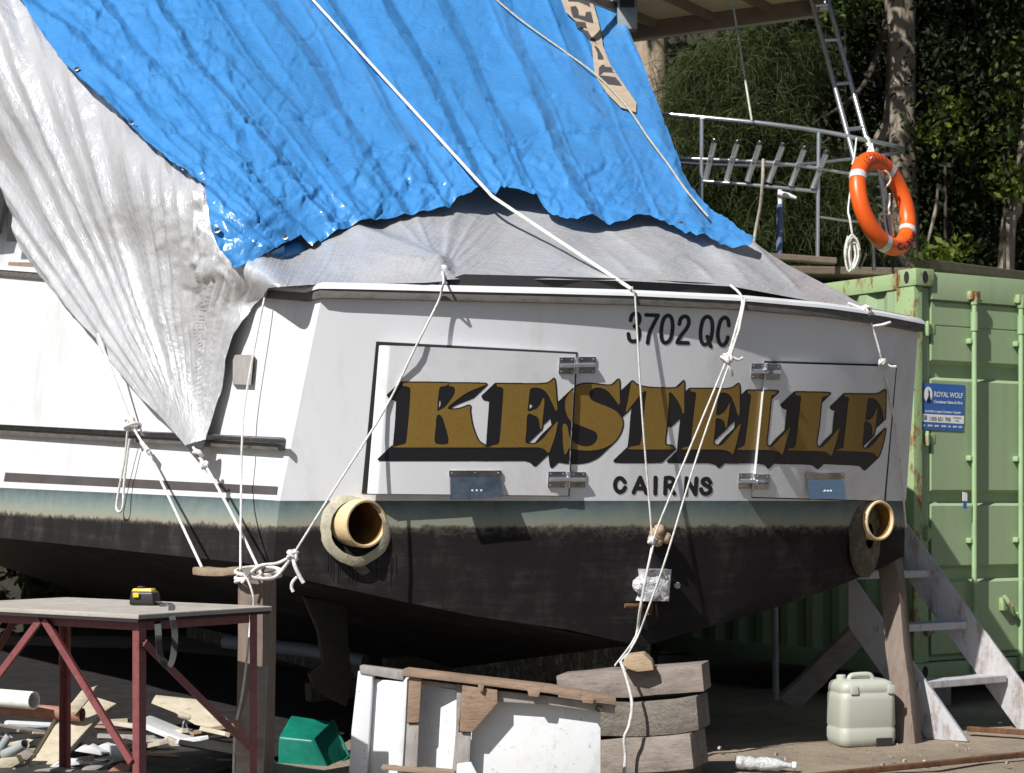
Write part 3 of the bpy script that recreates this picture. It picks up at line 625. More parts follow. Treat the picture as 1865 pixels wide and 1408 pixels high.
def raster(poly, ss=3):
    P_ = np.array(poly); xs = (np.arange(gw*ss)+.5)/ss+GX; ys = (np.arange(gh*ss)+.5)/ss+GY
    m = np.zeros((gh*ss, gw*ss), bool); n = len(P_)
    for j, y in enumerate(ys):
        a = P_; b = np.roll(P_, -1, 0)
        k = ((a[:, 1] <= y) & (b[:, 1] > y)) | ((b[:, 1] <= y) & (a[:, 1] > y))
        if not k.any(): continue
        xi = np.sort(a[k, 0]+(y-a[k, 1])*(b[k, 0]-a[k, 0])/(b[k, 1]-a[k, 1]))
        for q in range(0, len(xi)-1, 2): m[j] ^= (xs >= xi[q]) & (xs < xi[q+1])
    return m
def smooth_poly(p):                                  # round the traced corners a little
    pts = resample([V((x, y, 0)) for x, y in p], 4, True); return [(q.x, q.y) for q in pts]
SSN = 3
gm = np.zeros((gh*SSN, gw*SSN), bool)
for outer, holes in GOLD:
    m = raster(smooth_poly(outer), SSN)
    for h in holes: m &= ~raster(smooth_poly(h), SSN)
    gm |= m
def shift(m, dx, dy):
    o = np.zeros_like(m); h, w_ = m.shape
    o[max(dy, 0):h+min(dy, 0), max(dx, 0):w_+min(dx, 0)] = m[max(-dy, 0):h+min(-dy, 0), max(-dx, 0):w_+min(-dx, 0)]; return o
bmk = np.zeros_like(gm)
for a in range(24):
    for rr in (3.5, 7): bmk |= shift(gm, int(round(rr*math.cos(a/24*6.283))), int(round(rr*math.sin(a/24*6.283))))
bmk |= gm; base_b = bmk.copy()
for k in range(0, 74, 2): bmk |= shift(base_b, -k, int(k*.95))
def down(m):
    f = m.astype(float); k = np.ones(3)/3
    f = np.apply_along_axis(lambda r: np.convolve(r, k, 'same'), 1, f); f = np.apply_along_axis(lambda r: np.convolve(r, k, 'same'), 0, f)
    return f.reshape(gh, SSN, gw, SSN).mean((1, 3))
def march(f, keep):                                  # marching squares on pixel centres; inner runs merged; returns polygons in photo pixels
    polys = []; ins = f > .5
    for j in range(f.shape[0]-1):
        i = 0
        while i < f.shape[1]-1:
            q = (ins[j, i], ins[j, i+1], ins[j+1, i+1], ins[j+1, i])
            x, y = GX+i+.5, GY+j+.5
            if not any(q) or not keep(x, y): i += 1; continue
            if all(q):
                k = i+1
                while k < f.shape[1]-1 and k-i < 16 and ins[j, k+1] and ins[j+1, k+1] and keep(GX+k+.5, y): k += 1
                polys.append([(x, y), (x+k-i, y), (x+k-i, y+1), (x, y+1)]); i = k; continue
            cs = [(x, y, f[j, i]), (x+1, y, f[j, i+1]), (x+1, y+1, f[j+1, i+1]), (x, y+1, f[j+1, i])]; out = []
            for a in range(4):
                p, r = cs[a], cs[(a+1) % 4]
                if p[2] > .5: out.append((p[0], p[1]))
                if (p[2] > .5) != (r[2] > .5):
                    t = (.5-p[2])/(r[2]-p[2]); out.append((p[0]+(r[0]-p[0])*t, p[1]+(r[1]-p[1])*t))
            if len(out) >= 3: polys.append(out)
            i += 1
    return polys
edge1 = lambda y: 1049-(y-645)*14/258-1              # free line between the left door and the transom
edge2 = lambda y: 1396-(y-661)*24/244-1
regs = [(lambda x, y: x < edge1(y)-1, TL), (lambda x, y: edge1(y)+1 < x < edge2(y)-1, T), (lambda x, y: x > edge2(y)+1, TR)]
def lay(f, off, name, mat):
    mb = MB(); cache = {}
    for ri, (keep, fn) in enumerate(regs):
        for pl in march(f, keep):
            ids = []
            for (x, y) in pl:
                k = (ri, round(x, 3), round(y, 3))
                if k not in cache: cache[k] = len(mb.v); mb.v.append(fn(x, y, off)); mb.uv.append((0, 0))
                ids.append(cache[k])
            if len(set(ids)) >= 3: mb.f.append(tuple(ids)); mb.mi.append(0)
    return mb.build(name, mat, boat, fix=False)
lay(down(bmk), .0016, 'name_shadow', M['black_paint'])
lay(down(gm), .0036, 'name_lettering', M['gold'])
def text2d(body, bold=0.0, spacing=1.0):
    cu = bpy.data.curves.new('text', 'FONT'); cu.body = body; cu.offset = bold; cu.space_character = spacing; cu.resolution_u = 6
    o = bpy.data.objects.new('text', cu); C.objects.link(o); dg = bpy.context.evaluated_depsgraph_get(); me = o.evaluated_get(dg).to_mesh()
    vs = [(p.co.x, p.co.y) for p in me.vertices]; fs = [tuple(f.vertices) for f in me.polygons]
    o.evaluated_get(dg).to_mesh_clear(); C.objects.unlink(o); bpy.data.objects.remove(o); bpy.data.curves.remove(cu)
    x0, x1 = min(p[0] for p in vs), max(p[0] for p in vs)
    return [((x-x0)/(x1-x0), y) for x, y in vs], fs
def text_on(body, mapper, name, mat, parent, bold=0.0, spacing=1.0, cap=.73):
    vs, fs = text2d(body, bold, spacing); mb = MB(); mb.add([mapper(u, y/cap) for u, y in vs], fs); return mb.build(name, mat, parent, fix=False)
def strokes(lines, w_, x0, y0, W_, H_):               # lettering drawn as strokes, returned as a coverage grid
    ss = 3; xs = (np.arange(W_*ss)+.5)/ss+x0; ys = (np.arange(H_*ss)+.5)/ss+y0; X, Y = np.meshgrid(xs, ys); m = np.zeros(X.shape, bool)
    for ln, cv in lines:
        pts = [(p.x, p.y) for p in resample([V((a, b, 0)) for a, b in ln], 8, cv == 'c')] if cv else ln
        if cv == 'c': pts = pts+[pts[0]]
        for (ax, ay), (bx, by) in zip(pts, pts[1:]):
            L2 = max((bx-ax)**2+(by-ay)**2, 1e-9); t = np.clip(((X-ax)*(bx-ax)+(Y-ay)*(by-ay))/L2, 0, 1)
            m |= np.hypot(X-ax-t*(bx-ax), Y-ay-t*(by-ay)) < w_/2
    return m
def lay_strokes(lines, w_, box, name):
    global GX, GY, gw, gh
    x0, y0, W_, H_ = box; m = strokes(lines, w_, x0, y0, W_, H_); old = GX, GY, gw, gh; GX, GY, gw, gh = x0, y0, W_, H_
    f = down(m); mb = MB()
    for pl in march(f, lambda x, y: True): mb.add([T(x, y, .002) for x, y in pl], [tuple(range(len(pl)))])
    GX, GY, gw, gh = old; return mb.build(name, M['black_paint'], boat, fix=False)
zn = lambda pts: [(1120+x/7.77, 550+y/7.77) for x, y in pts]
lay_strokes([(zn([(222,262),(240,195),(285,163),(335,178),(352,235),(335,300),(278,345)]), 'o'), (zn([(278,345),(330,375),(347,440),(330,525),(270,557),(208,535),(190,452)]), 'o'), (zn([(440,185),(612,190)]), ''), (zn([(612,190),(540,330),(485,450),(462,580)]), 'o'),
  (zn([(752,190),(800,230),(817,330),(807,450),(775,540),(720,578),(670,545),(655,450),(665,330),(695,235)]), 'c'), (zn([(913,315),(930,245),(975,205),(1030,222),(1048,295),(1015,375),(945,465),(900,530),(882,572)]), 'o'), (zn([(882,575),(1036,580)]), ''),
  (zn([(1315,207),(1365,250),(1382,350),(1370,470),(1340,555),(1275,603),(1228,565),(1212,470),(1222,350),(1255,245)]), 'c'), (zn([(1308,490),(1330,560),(1358,632)]), ''), (zn([(1613,335),(1600,255),(1555,220),(1500,262),(1470,360),(1457,470),(1480,580),(1530,612),(1575,572),(1600,500)]), 'o')], 6.9, (1136, 562, 200, 78), 'registration_number')
lay_strokes([([(1138,878),(1132,871.5),(1125,872),(1120.5,880),(1121.5,890),(1128,896),(1135,893.5),(1138.5,888)], 'o'), ([(1154,897),(1166,870)], ''), ([(1166,870),(1177,898)], ''), ([(1158,889.5),(1173,889.5)], ''), ([(1194,870),(1193.5,899)], ''),
  ([(1211.5,899),(1212.5,870.5)], ''), ([(1212.5,870.5),(1221,870.5),(1226.5,874),(1225.5,881.5),(1219,884.5),(1212,884.5)], 'o'), ([(1219,885),(1228,899)], ''), ([(1249,900),(1250.5,871)], ''), ([(1250.5,871),(1266.5,900)], ''), ([(1266.5,900),(1268.5,871.5)], ''),
  ([(1294,879),(1289,872.5),(1281.5,873.5),(1280,879.5),(1286,884),(1293,888),(1293.5,895),(1286,899.5),(1279,896.5),(1277,891)], 'o')], 7.6, (1108, 858, 200, 52), 'home_port')
# ---------------------------------------------------------------- tarpaulins
class Depth:                                         # smooth 1/depth through control pixels (thin-plate spline)
    def __init__(s, ctrl):
        s.x = np.array([(a/1000, b/1000) for a, b, d in ctrl]); y = np.array([1/d for a, b, d in ctrl]); n = len(ctrl)
        K = s.k(np.linalg.norm(s.x[:, None]-s.x[None], axis=2))+np.eye(n)*1e-5
        A = np.zeros((n+3, n+3)); A[:n, :n] = K; A[:n, n] = 1; A[:n, n+1:] = s.x; A[n, :n] = 1; A[n+1:, :n] = s.x.T
        s.w = np.linalg.solve(A, np.concatenate([y, np.zeros(3)]))
    @staticmethod
    def k(r): return np.where(r > 1e-9, r*r*np.log(np.maximum(r, 1e-9)), 0)
    def __call__(s, px, py):
        p = np.stack([np.atleast_1d(np.asarray(px, float))/1000, np.atleast_1d(np.asarray(py, float))/1000], 1)
        K = s.k(np.linalg.norm(p[:, None]-s.x[None], axis=2)); n = len(s.x)
        return 1/(K@s.w[:n]+s.w[n]+p@s.w[n+1:])
def vnoise(x, y, seed=0):
    xi = np.floor(x).astype(np.int64); yi = np.floor(y).astype(np.int64); fx = x-xi; fy = y-yi
    h = lambda a, b: ((np.sin(a*127.1+b*311.7+seed*74.7)*43758.5453) % 1.0)
    ux = fx*fx*fx*(fx*(fx*6-15)+10); uy = fy*fy*fy*(fy*(fy*6-15)+10)
    return (h(xi, yi)*(1-ux)+h(xi+1, yi)*ux)*(1-uy)+(h(xi, yi+1)*(1-ux)+h(xi+1, yi+1)*ux)*uy
def fbm(x, y, seed=0, o=4):
    t = 0; a = .5
    for k in range(o): t = t+a*vnoise(x*2**k, y*2**k, seed+k*9); a *= .5
    return t
def worley(x, y, seed=0):                             # nearest and second nearest jittered cell points
    xi = np.floor(x); yi = np.floor(y); f1 = np.full_like(x, 9.); f2 = f1.copy()
    for a in (-1, 0, 1):
        for b in (-1, 0, 1):
            cx_, cy_ = xi+a, yi+b; h1 = (np.sin(cx_*127.1+cy_*311.7+seed*74.7)*43758.5453) % 1.0; h2 = (np.sin(cx_*269.5+cy_*183.3+seed*41.3)*22578.1459) % 1.0
            d = np.hypot(cx_+h1-x, cy_+h2-y); n_ = d < f1; f2 = np.where(n_, f1, np.minimum(f2, d)); f1 = np.where(n_, d, f1)
    return f1, f2
def crack(x, y, seed=0, cap=.55): a, b = worley(x, y, seed); return np.minimum(b-a, cap)
def facet(x, y, seed=0, rim=.3):                     # flat tilted facets meeting in narrow creases, as in crumpled sheet
    xi = np.floor(x); yi = np.floor(y); f1 = np.full_like(x, 9.); f2 = f1.copy(); px_ = f1*0; py_ = f1*0; g1 = f1*0; g2 = f1*0
    for a in (-1, 0, 1):
        for b in (-1, 0, 1):
            cx_, cy_ = xi+a, yi+b; h1 = (np.sin(cx_*127.1+cy_*311.7+seed*74.7)*43758.5453) % 1.0; h2 = (np.sin(cx_*269.5+cy_*183.3+seed*41.3)*22578.1459) % 1.0
            dx, dy = x-cx_-h1, y-cy_-h2; d = np.hypot(dx, dy); n_ = d < f1; f2 = np.where(n_, f1, np.minimum(f2, d)); f1 = np.where(n_, d, f1)
            px_ = np.where(n_, dx, px_); py_ = np.where(n_, dy, py_); g1 = np.where(n_, (h1*7.31+h2*3.17) % 1.0-.5, g1); g2 = np.where(n_, (h2*9.73+h1*5.71) % 1.0-.5, g2)
    e = np.clip((f2-f1)/rim, 0, 1)
    return (px_*g1+py_*g2)*2*e, e
def ridge(x, y, seed=0): return 1-np.abs(2*vnoise(x, y, seed)-1)
def sstep(a, b, x): t = np.clip((x-a)/(b-a), 0, 1); return t*t*(3-2*t)
def sheet(mb, poly, depth, step, disp, mi=0, uvf=lambda x, y: (x/400, -y/400)):
    bd = []
    for i, p in enumerate(poly):
        q = poly[(i+1) % len(poly)]; L = math.hypot(q[0]-p[0], q[1]-p[1]); n = max(1, int(L/step))
        bd += [(lerp(p[0], q[0], k/n), lerp(p[1], q[1], k/n)) for k in range(n)]
    Pa = np.array(bd); x0, y0 = Pa.min(0); x1, y1 = Pa.max(0)
    gx, gy = np.meshgrid(np.arange(x0+step/2, x1, step), np.arange(y0+step/2, y1, step)); gx = gx+(np.arange(gx.shape[0])[:, None] % 2)*step/2
    g = np.stack([gx.ravel(), gy.ravel()], 1)
    inside = np.zeros(len(g), bool); a = Pa; b = np.roll(Pa, -1, 0); near = np.full(len(g), 1e9)
    for (ax, ay), (bx, by) in zip(a, b):
        k = ((ay <= g[:, 1]) & (by > g[:, 1])) | ((by <= g[:, 1]) & (ay > g[:, 1]))
        if k.any(): xi = ax+(g[k, 1]-ay)*(bx-ax)/(by-ay); inside[np.where(k)[0][xi > g[k, 0]]] ^= True
        near = np.minimum(near, np.hypot(g[:, 0]-ax, g[:, 1]-ay))
    g = g[inside & (near > step*.55)]
    pts = [V((x, y)) for x, y in bd]+[V((x, y)) for x, y in g]; nb = len(bd)
    r = delaunay_2d_cdt(pts, [(i, (i+1) % nb) for i in range(nb)], [list(range(nb))], 1, 1e-4)
    v2 = np.array([(p.x, p.y) for p in r[0]]); fs = [tuple(f) for f in r[2]]
    d = depth(v2[:, 0], v2[:, 1])
    X = np.stack([(v2[:, 0]-CX)/F*d, d, EZ+(HY-v2[:, 1])/F*d], 1)
    e = 2.0
    def pos(px, py): dd = depth(px, py); return np.stack([(px-CX)/F*dd, dd, EZ+(HY-py)/F*dd], 1)
    n = np.cross(pos(v2[:, 0]+e, v2[:, 1])-X, pos(v2[:, 0], v2[:, 1]+e)-X); n /= np.linalg.norm(n, axis=1)[:, None]
    n *= np.where(n[:, 1] > 0, -1, 1)[:, None]
    X = X+n*disp(v2[:, 0], v2[:, 1])[:, None]
    mb.add([V(p) for p in X], fs, mi, [uvf(x, y) for x, y in v2]); return mb
gd = lambda px: T(px, interp(px, CT)-4).y             # depth of the gunwale's top
DB = Depth([(-60, -80, 14.6), (30, 0, 13.6), (265, 262, 11.5), (375, 345, 10.75), (425, 495, 10.33), (650, -80, 14.9), (1120, -80, 15.9), (1120, 0, 15.3), (620, 180, 12.7), (900, 180, 13.1),
            (570, 440, 10.75), (760, 385, 11.25), (900, 350, 11.55), (1090, 408, 11.35), (1240, 420, 11.4), (1370, 450, 11.3), (1255, 340, 12.1), (400, 200, 11.95), (1195, 190, 13.4), (470, 380, 10.62), (540, 340, 11.0), (640, 330, 11.2), (760, 300, 11.6), (900, 270, 12.0), (1060, 340, 11.75)])
SC = [(-120, -60, 14.6), (30, 0, 13.75), (0, 300, 13.75), (30, 421, 13.45), (88, 520, SP(88, 520, .2).y), (180, 615, SP(180, 615, .14).y), (240, 700, SP(240, 700, .12).y), (340, 812, SP(340, 812, .11).y), (372, 805, SP(372, 805, .09).y),
      (418, 651, SP(418, 651, .05).y), (448, 579, SP(448, 579, .045).y), (478, 540, SP(478, 540, .045).y), (495, 519, gd(600)-.0), (425, 495, 10.47), (250, 450, 11.75), (300, 600, 11.35)]
SC += [(x, y, gd(x)+o) for x, y, o in ((560, 517, .03), (700, 515, .03), (800, 508, .05), (1000, 509, .07), (1150, 511, .06), (1335, 520, .05), (1480, 546, .04), (1585, 572, .03))]
SC += [(600, 400, 11.2), (560, 440, 10.85), (700, 360, 11.55), (900, 320, 12.1), (900, 400, 11.5), (1100, 370, 11.9), (1090, 430, 11.3), (1300, 400, 11.9), (1370, 450, 11.55), (1290, 460, 11.25), (1480, 510, 11.3), (640, 450, 10.75), (520, 470, 10.6)]
SC += [(x, y, float(DB(x, y)[0])+o) for x, y, o in ((60, 0, .24), (130, 100, .24), (150, 130, .2), (265, 262, .2), (330, 290, .16), (375, 345, .13), (240, 180, .22), (360, 260, .25), (430, 330, .25), (450, 430, .17))]
DS = Depth(SC)
silver_poly = [(-120, -60), (-120, 250), (0, 297), (19, 376), (30, 421), (38, 448), (60, 482), (88, 520), (135, 567), (180, 617), (205, 662), (240, 705), (300, 767), (338, 812), (352, 819), (368, 816), (374, 801), (390, 752), (405, 705), (418, 651), (433, 609), (448, 579), (466, 556), (480, 541), (489, 524),
               (560, 519), (640, 517.5), (700, 516.5), (775, 515), (800, 513), (814, 509.5), (850, 507.5), (1000, 509), (1150, 512), (1250, 517), (1335, 522), (1400, 534), (1480, 549), (1540, 562), (1590, 577), (1582, 564), (1530, 534), (1480, 508), (1420, 474), (1365, 440),
               (1300, 395), (1200, 372), (1100, 355), (900, 325), (760, 350), (650, 385), (560, 400), (480, 400), (430, 330), (350, 265), (240, 175), (140, 85), (75, 10), (40, -60)]
def silver_disp(x, y):
    th = np.arctan2(x-352, 845-y); dist = np.hypot(x-352, 845-y)
    side = sstep(520, 400, x+(y-500)*.2)
    warp = .10*(fbm(x/120, y/160, 3)-.5)
    ph = th*19+2.4*vnoise(th*6.3, th*0, 77)+warp*3; fr_ = ph % 1.0; tri = np.where(fr_ < .55, fr_/.55, (1-fr_)/.45); a = tri**1.1*(.45+.75*vnoise(np.floor(ph)*5.3, dist/350, 5)); b_ = ridge(th*36+warp*22, dist/200, 8)**1.5; cr = fbm(x/15, y/24, 21)-.45; c2 = fbm(x/42, y/48, 27)-.45; c3 = ridge(x/40+c2*2, y/55, 29)**2
    inner = sstep(250, 380, x)*sstep(620, 480, y)
    crk, ke = facet(x/16+c2*.5, y/27+c2*.5, 71, .4); crk2, ke2 = facet(x/40+c2*.6, y/66, 73, .3)
    s1 = (.024*crk+.05*crk2+.004*ke2)*(.12+.88*inner)*sstep(15, 120, dist)+(.048*np.minimum(1, dist/270)*a*(1-.7*inner)+.012*b_)*sstep(15, 300, dist)+(.012*c2)*sstep(250, 390, x)*sstep(20, 250, dist)+.006*cr
    th2 = np.arctan2(x-806, 500-y); d2 = np.hypot(x-806, 500-y)
    star = .014*ridge(th2*4.2+.3, d2/300, 31)**2*np.exp(-(d2/190)**2)*sstep(6, 50, d2)
    und = .022*(fbm(x/170, y/60, 40)-.45)+.006*(fbm(x/30, y/22, 44)-.45)+.012*(fbm(x/50, y/26, 48)-.45)*sstep(820, 700, x)
    right = .022*ridge((x-y*1.15)/46, y/300, 50)**3*sstep(1050, 1200, x)
    sag = .03*sstep(560, 500, y)*0
    tx_, ty_ = (x-640)/160., (y-425)/65.; pr = np.clip(((x-640)*160+(y-425)*65)/(160**2+65**2), 0, 1); dx_, dy_ = x-(640+160*pr), y-(425+65*pr); sg_ = np.where(dy_*160-dx_*65 > 0, 1, -1); dd_ = np.hypot(dx_, dy_)
    tent = .07*np.where(sg_ > 0, np.clip(1-dd_/75, 0, 1), np.clip(1-dd_/28, 0, 1))
    s2 = (star+und+right+tent)*sstep(0, 26, interp_np(x)-y)
    return side*s1+(1-side)*s2
def interp_np(x): return np.interp(x, [489, 700, 800, 850, 1000, 1150, 1335, 1480, 1590], [524, 516.5, 513, 507.5, 509, 512, 522, 549, 577])
sv = MB(); sheet(sv, silver_poly, DS, 3.6, silver_disp, uvf=lambda x, y: (math.atan2(x-352, 845-y)*4, math.hypot(x-352, 845-y)/200))
silver = sv.build('silver_tarpaulin', M['silver'], None, smooth=180, fix=False)
tag(silver, 'crinkled silver tarpaulin hanging over the boat side to a tied point, under the blue one', 'tarpaulin')
silver_t = silver; WL[silver.name] = V((0, 0, 0))
cm = MB(); cm.prism([P(x, y, float(DS(x, y)[0])-.10) for x, y in ((337, 811), (352, 806), (374, 800), (369, 818), (362, 829), (350, 824))], V((0, .03, 0))); cm.build('reinforced_corner', M['webbing'], silver, bevel=.004)
ey = MB(); e0 = P(806, 494, float(DS(806, 494)[0])-.05); ey.tube(resample([e0+V((.026*math.cos(a), -.012*math.sin(2*a), .022*math.sin(a))) for a in np.linspace(0, 6.283, 13)[:-1]], 3, True), .012, 8, closed=True); ey.build('gathered_eyelet', M['silver'], silver, smooth=60)

blue_poly = [(-70, -90), (30, 0), (75, 62), (130, 130), (200, 198), (265, 262), (320, 305), (375, 343), (381, 392), (387, 432), (405, 466), (425, 496), (470, 475), (505, 452), (541, 434), (562, 458), (580, 448), (610, 432), (645, 417), (700, 406), (760, 397), (818, 386), (822, 374), (835, 365), (856, 361), (873, 349), (884, 356), (900, 364), (915, 347), (935, 352), (962, 362), (975, 364), (990, 384), (1005, 396), (1030, 409), (1060, 414), (1088, 408), (1112, 415), (1135, 411), (1158, 401), (1184, 400), (1200, 409), (1225, 416), (1250, 430), (1266, 440), (1288, 436), (1296, 446), (1330, 458), (1366, 462), (1371, 446), (1352, 432), (1320, 402), (1290, 376), (1262, 352), (1250, 330), (1225, 262), (1197, 190), (1165, 105), (1130, 22), (1115, -20), (1085, -90)]
def fold_coord(x, y):
    cc = x-y/1.8
    for _ in range(4):
        sl = 1.22+np.clip((cc-250)/850, -.4, 1.15)*1.25; cc = x-y/sl
    return cc
def blue_disp(x, y):
    cc = fold_coord(x, y); lower = sstep(120, 380, y)
    w1 = cc/105+.5*fbm(x/200, y/260, 2); saw = (w1 % 1.0); pl = np.where(saw < .72, saw/.72, (1-saw)/.28)
    amp = .25+.95*vnoise(np.floor(w1)*3.7, y/260, 4)
    w2 = cc/41+.6*fbm(x/120, y/200, 6); r2 = ridge(w2, y/300, 7)**5
    lump = fbm(x/46, y/40, 12)-.47; cell = ridge(x/34+lump*2, y/30, 14)**2.2
    hz = np.zeros_like(x)
    for (ya, k, s_) in ((205, -.10, 1), (120, -.05, .6), (285, -.12, 1), (340, .02, .8), (55, .06, .5)):
        t = (y-(ya+(x-700)*k+14*(fbm(x/90, x*0+ya, 15)-.5)))/3.5; hz = hz-s_*np.exp(-t*t)*(vnoise(x/70, x*0+ya, 16) > .42)
    left = sstep(540, 400, x-(y-300)*.2)
    edge = np.interp(x, [425, 541, 645, 818, 900, 975, 1060, 1160, 1250, 1366], [496, 434, 417, 386, 360, 364, 414, 401, 430, 462])
    flare = .02*sstep(60, 0, edge-y)*(.3+vnoise(x/42, x*0, 61))
    big = fbm(x/75+cc/60, y/60, 19)-.47; wq = fbm(x/50, y/50, 83)-.47; c1_, k1_ = facet(x/46+wq*1.2, y/40+wq*1.2, 85, .35); c2_, k2_ = facet(x/19+wq*.8, y/17+wq*.8, 87, .45); msk = .3+.5*np.clip(lower+left, 0, 1); msk2 = msk*sstep(.35, .6, vnoise(x/90, y/80, 91))
    return .048*pl*amp*(1-.25*lower)+.013*r2+(.046*c1_+.007*k1_)*msk+(.018*c2_+.004*k2_)*msk2+.008*lump*(.35+.65*lower)+.05*big*left+.02*hz+flare
bl = MB(); sheet(bl, blue_poly, DB, 3.0, blue_disp)
# the turned-under corner near the left end of the lower edge
fl = [(455, 482), (500, 455), (541, 434), (560, 456), (548, 468), (500, 477)]
bl.prism([P(x, y, float(DB(x, y)[0])+.05) for x, y in fl], V((0, .012, 0)))
blue = bl.build('blue_tarpaulin', M['blue'], None, smooth=180, fix=False)
tag(blue, 'creased blue tarpaulin stretched over the boat above its stern', 'tarpaulin'); WL[blue.name] = V((0, 0, 0))
for x, y, ax_, ay_ in ((140, 126, 0, 0), (240, 224, 0, 0), (336, 306, 0, 0), (396, 420, 0, 0), (520, 432, 0, 0), (1064, 400, 0, 0), (1240, 408, 0, 0)):
    q = P(x, y, float(DB(x, y)[0])-.055); nv = V((-.25, -.8, .55)).normalized(); e_ = MB(); e_.lathe([(0, .011), (.003, .019), (.004, .012), (-.003, .0105)], q, nv, 14); eo = e_.build('eyelet', M['steel'], blue, smooth=60)
    e_ = MB(); e_.lathe([(.0005, .0108), (.0006, .0004)], q, nv, 12); e_.build('eyelet_hole', M['dark_gap'], eo)
def bz(px, py, off=.02): d = float(DB(px, py)[0]); return P(px, py, d-off)
DBn = Depth([(x, y, float(DB(x, y)[0])-.075) for x in (1000, 1060, 1120, 1180) for y in (-20, 60, 130, 220)])
pt = MB(); sheet(pt, [(1010, -40), (1022, 0), (1030, 22), (1062, 52), (1078, 84), (1081, 118), (1085, 142), (1105, 170), (1130, 196), (1158, 206), (1159, 188), (1130, 146), (1112, 120), (1099, 88), (1090, 40), (1078, 0), (1068, -40)], DBn, 6, lambda x, y: .01*fbm(x/30, y/40, 5))
pt.build('banner_patch', M['patch'], blue, smooth=180, fix=False)
z8 = lambda pts: [(980+x/5.828, y/5.828) for x, y in pts]
ik = MB(); DI = lambda x, y: float(DBn(x, y)[0])-.018
for q in ([(300, -40), (540, -40), (552, 78), (520, 60), (430, 20), (320, 12)], [(345, 70), (400, 62), (425, 100), (430, 160), (500, 172), (505, 130), (560, 122), (586, 242), (520, 228), (430, 196), (372, 182), (350, 122)],
          [(390, 225), (500, 235), (520, 300), (440, 285), (450, 305), (530, 330), (560, 385), (628, 430), (640, 480), (560, 440), (470, 330), (400, 275)], [(575, 462), (640, 510), (690, 600), (697, 636), (635, 632), (630, 560), (600, 500)],
          [(645, 720), (680, 686), (750, 690), (800, 740), (820, 775), (690, 768), (680, 785), (645, 800)], [(645, 800), (680, 800), (820, 818), (872, 880), (893, 912), (700, 888), (650, 850)]):
    ik.prism([P(x, y, DI(x, y)) for x, y in z8(q)], V((0, .006, 0)))
ik.build('banner_lettering', M['ink'], blue)

# ---------------------------------------------------------------- ropes
def rope(pts, r, label, mat='rope', n=6, extra=(), sub=6, name='rope', straight=False):
    r = r*.86
    mb = MB(); mb.tube(pts if straight else resample(pts, sub), r, 8)
    for e in extra: mb.tube(e[0], e[1], 6, closed=len(e) > 2 and e[2])
    o = mb.build(name, M[mat], None, smooth=70); tag(o, label, 'rope', 'ropes tying down the tarpaulins'); return o
def knot(cn, r, turns=2, t=.009, seed=1):
    rr = random.Random(seed); out = []
    for k in range(turns+1):
        ax = V((rr.uniform(-1, 1), rr.uniform(-.6, .6), rr.uniform(-1, 1))).normalized(); e1 = ax.orthogonal().normalized(); e2 = ax.cross(e1); s_ = r*rr.uniform(.6, 1)
        out.append(([V(cn)+e1*math.cos(a)*s_+e2*math.sin(a)*s_*.75+ax*.006*k for a in np.linspace(0, 6.283, 15)[:-1]], t, True))
    return out
g1 = T(1151, 527, .04)
def over(px, py, o=.04): return T(px, py, o)
p1 = [bz(x, y, o_) for x, y, o_ in ((470, -110, .15), (570, 0, .15), (690, 132, .16), (800, 252, .19), (850, 307, .22), (885, 345, .22), (897, 358, .22))]
rope(p1+[p1[-1].lerp(g1, t) for t in (.33, .66)]+[g1], .0115, 'long taut rope running down across the blue tarpaulin to the stern edge', straight=True)
kn0 = T(1187, 972, .12)
rope([g1+V((0, -.012, .012)), T(1156, 540, .05), T(1158, 560, .055), T(1170, 760, .09), kn0, T(1186, 1000, .12), T(1174, 1060, .14), T(1165, 1110, .12), T(1156, 1165, .07), P(1130, 1206, 10.25)], .006, 'thin rope dropping from the stern edge past the number to the keel block', extra=knot(T(1187, 985, .12), .022, 2, .008, 4))
rope([bz(x, y, .14) for x, y in ((870, -40), (905, 0), (960, 45), (1030, 95), (1090, 140), (1140, 192), (1180, 250), (1215, 297), (1250, 347), (1290, 395))], .0075, 'thin grey rope crossing the right side of the blue tarpaulin over the banner patch', mat='rope_old')
e1 = P(806, 494, float(DS(806, 494)[0])-.07); kn1 = P(533, 1012, 9.72)
rope([e1, T(808, 512, .09), T(804, 530, .06), T(797, 552, .055), TL(757, 632, .03), TL(701, 745, .012), P(600, 905, 9.70), kn1], .007, 'rope from the tarpaulin eyelet slanting down over the left stern door to the post', sub=5, extra=knot(P(806, 514, e1.y-.08), .022, 2, .008, 9))
g4 = P(1352, 545, T(1352, 545).y-.06); k4 = T(1325, 652, .14)
rope([P(1330, 519, T(1335, 530).y+.02), g4, T(1340, 600, .11), k4], .008, 'doubled rope over the stern edge beside the registration number, knotted below', extra=knot(k4, .028, 3, .009, 12)+[([T(1330, 650, .14), T(1345, 656, .17), T(1352, 652, .16)], .008), ([T(1322, 656, .14), T(1330, 672, .17), T(1334, 684, .15)], .008), ([g4+V((.012, -.01, 0)), T(1346, 600, .12), k4+V((.01, 0, 0))], .008)], sub=4)
rope([k4, T(1255, 820, .15), T(1197, 962, .13), T(1192, 985, .13), T(1180, 1035, .15), T(1168, 1100, .13), T(1158, 1158, .08), P(1120, 1212, 10.22)], .006, 'left of two parallel ropes running down across the gold name to the keel', sub=4)
rope([k4+V((.02, 0, 0)), T(1270, 830, .16), T(1215, 1010, .15), T(1180, 1110, .13), T(1160, 1162, .09), P(1138, 1200, 10.2)], .006, 'right of two parallel ropes running down across the gold name to the keel', sub=4)
g5 = P(1576, 566, T(1576, 572).y-.03); k5 = TR(1607, 660, .05)
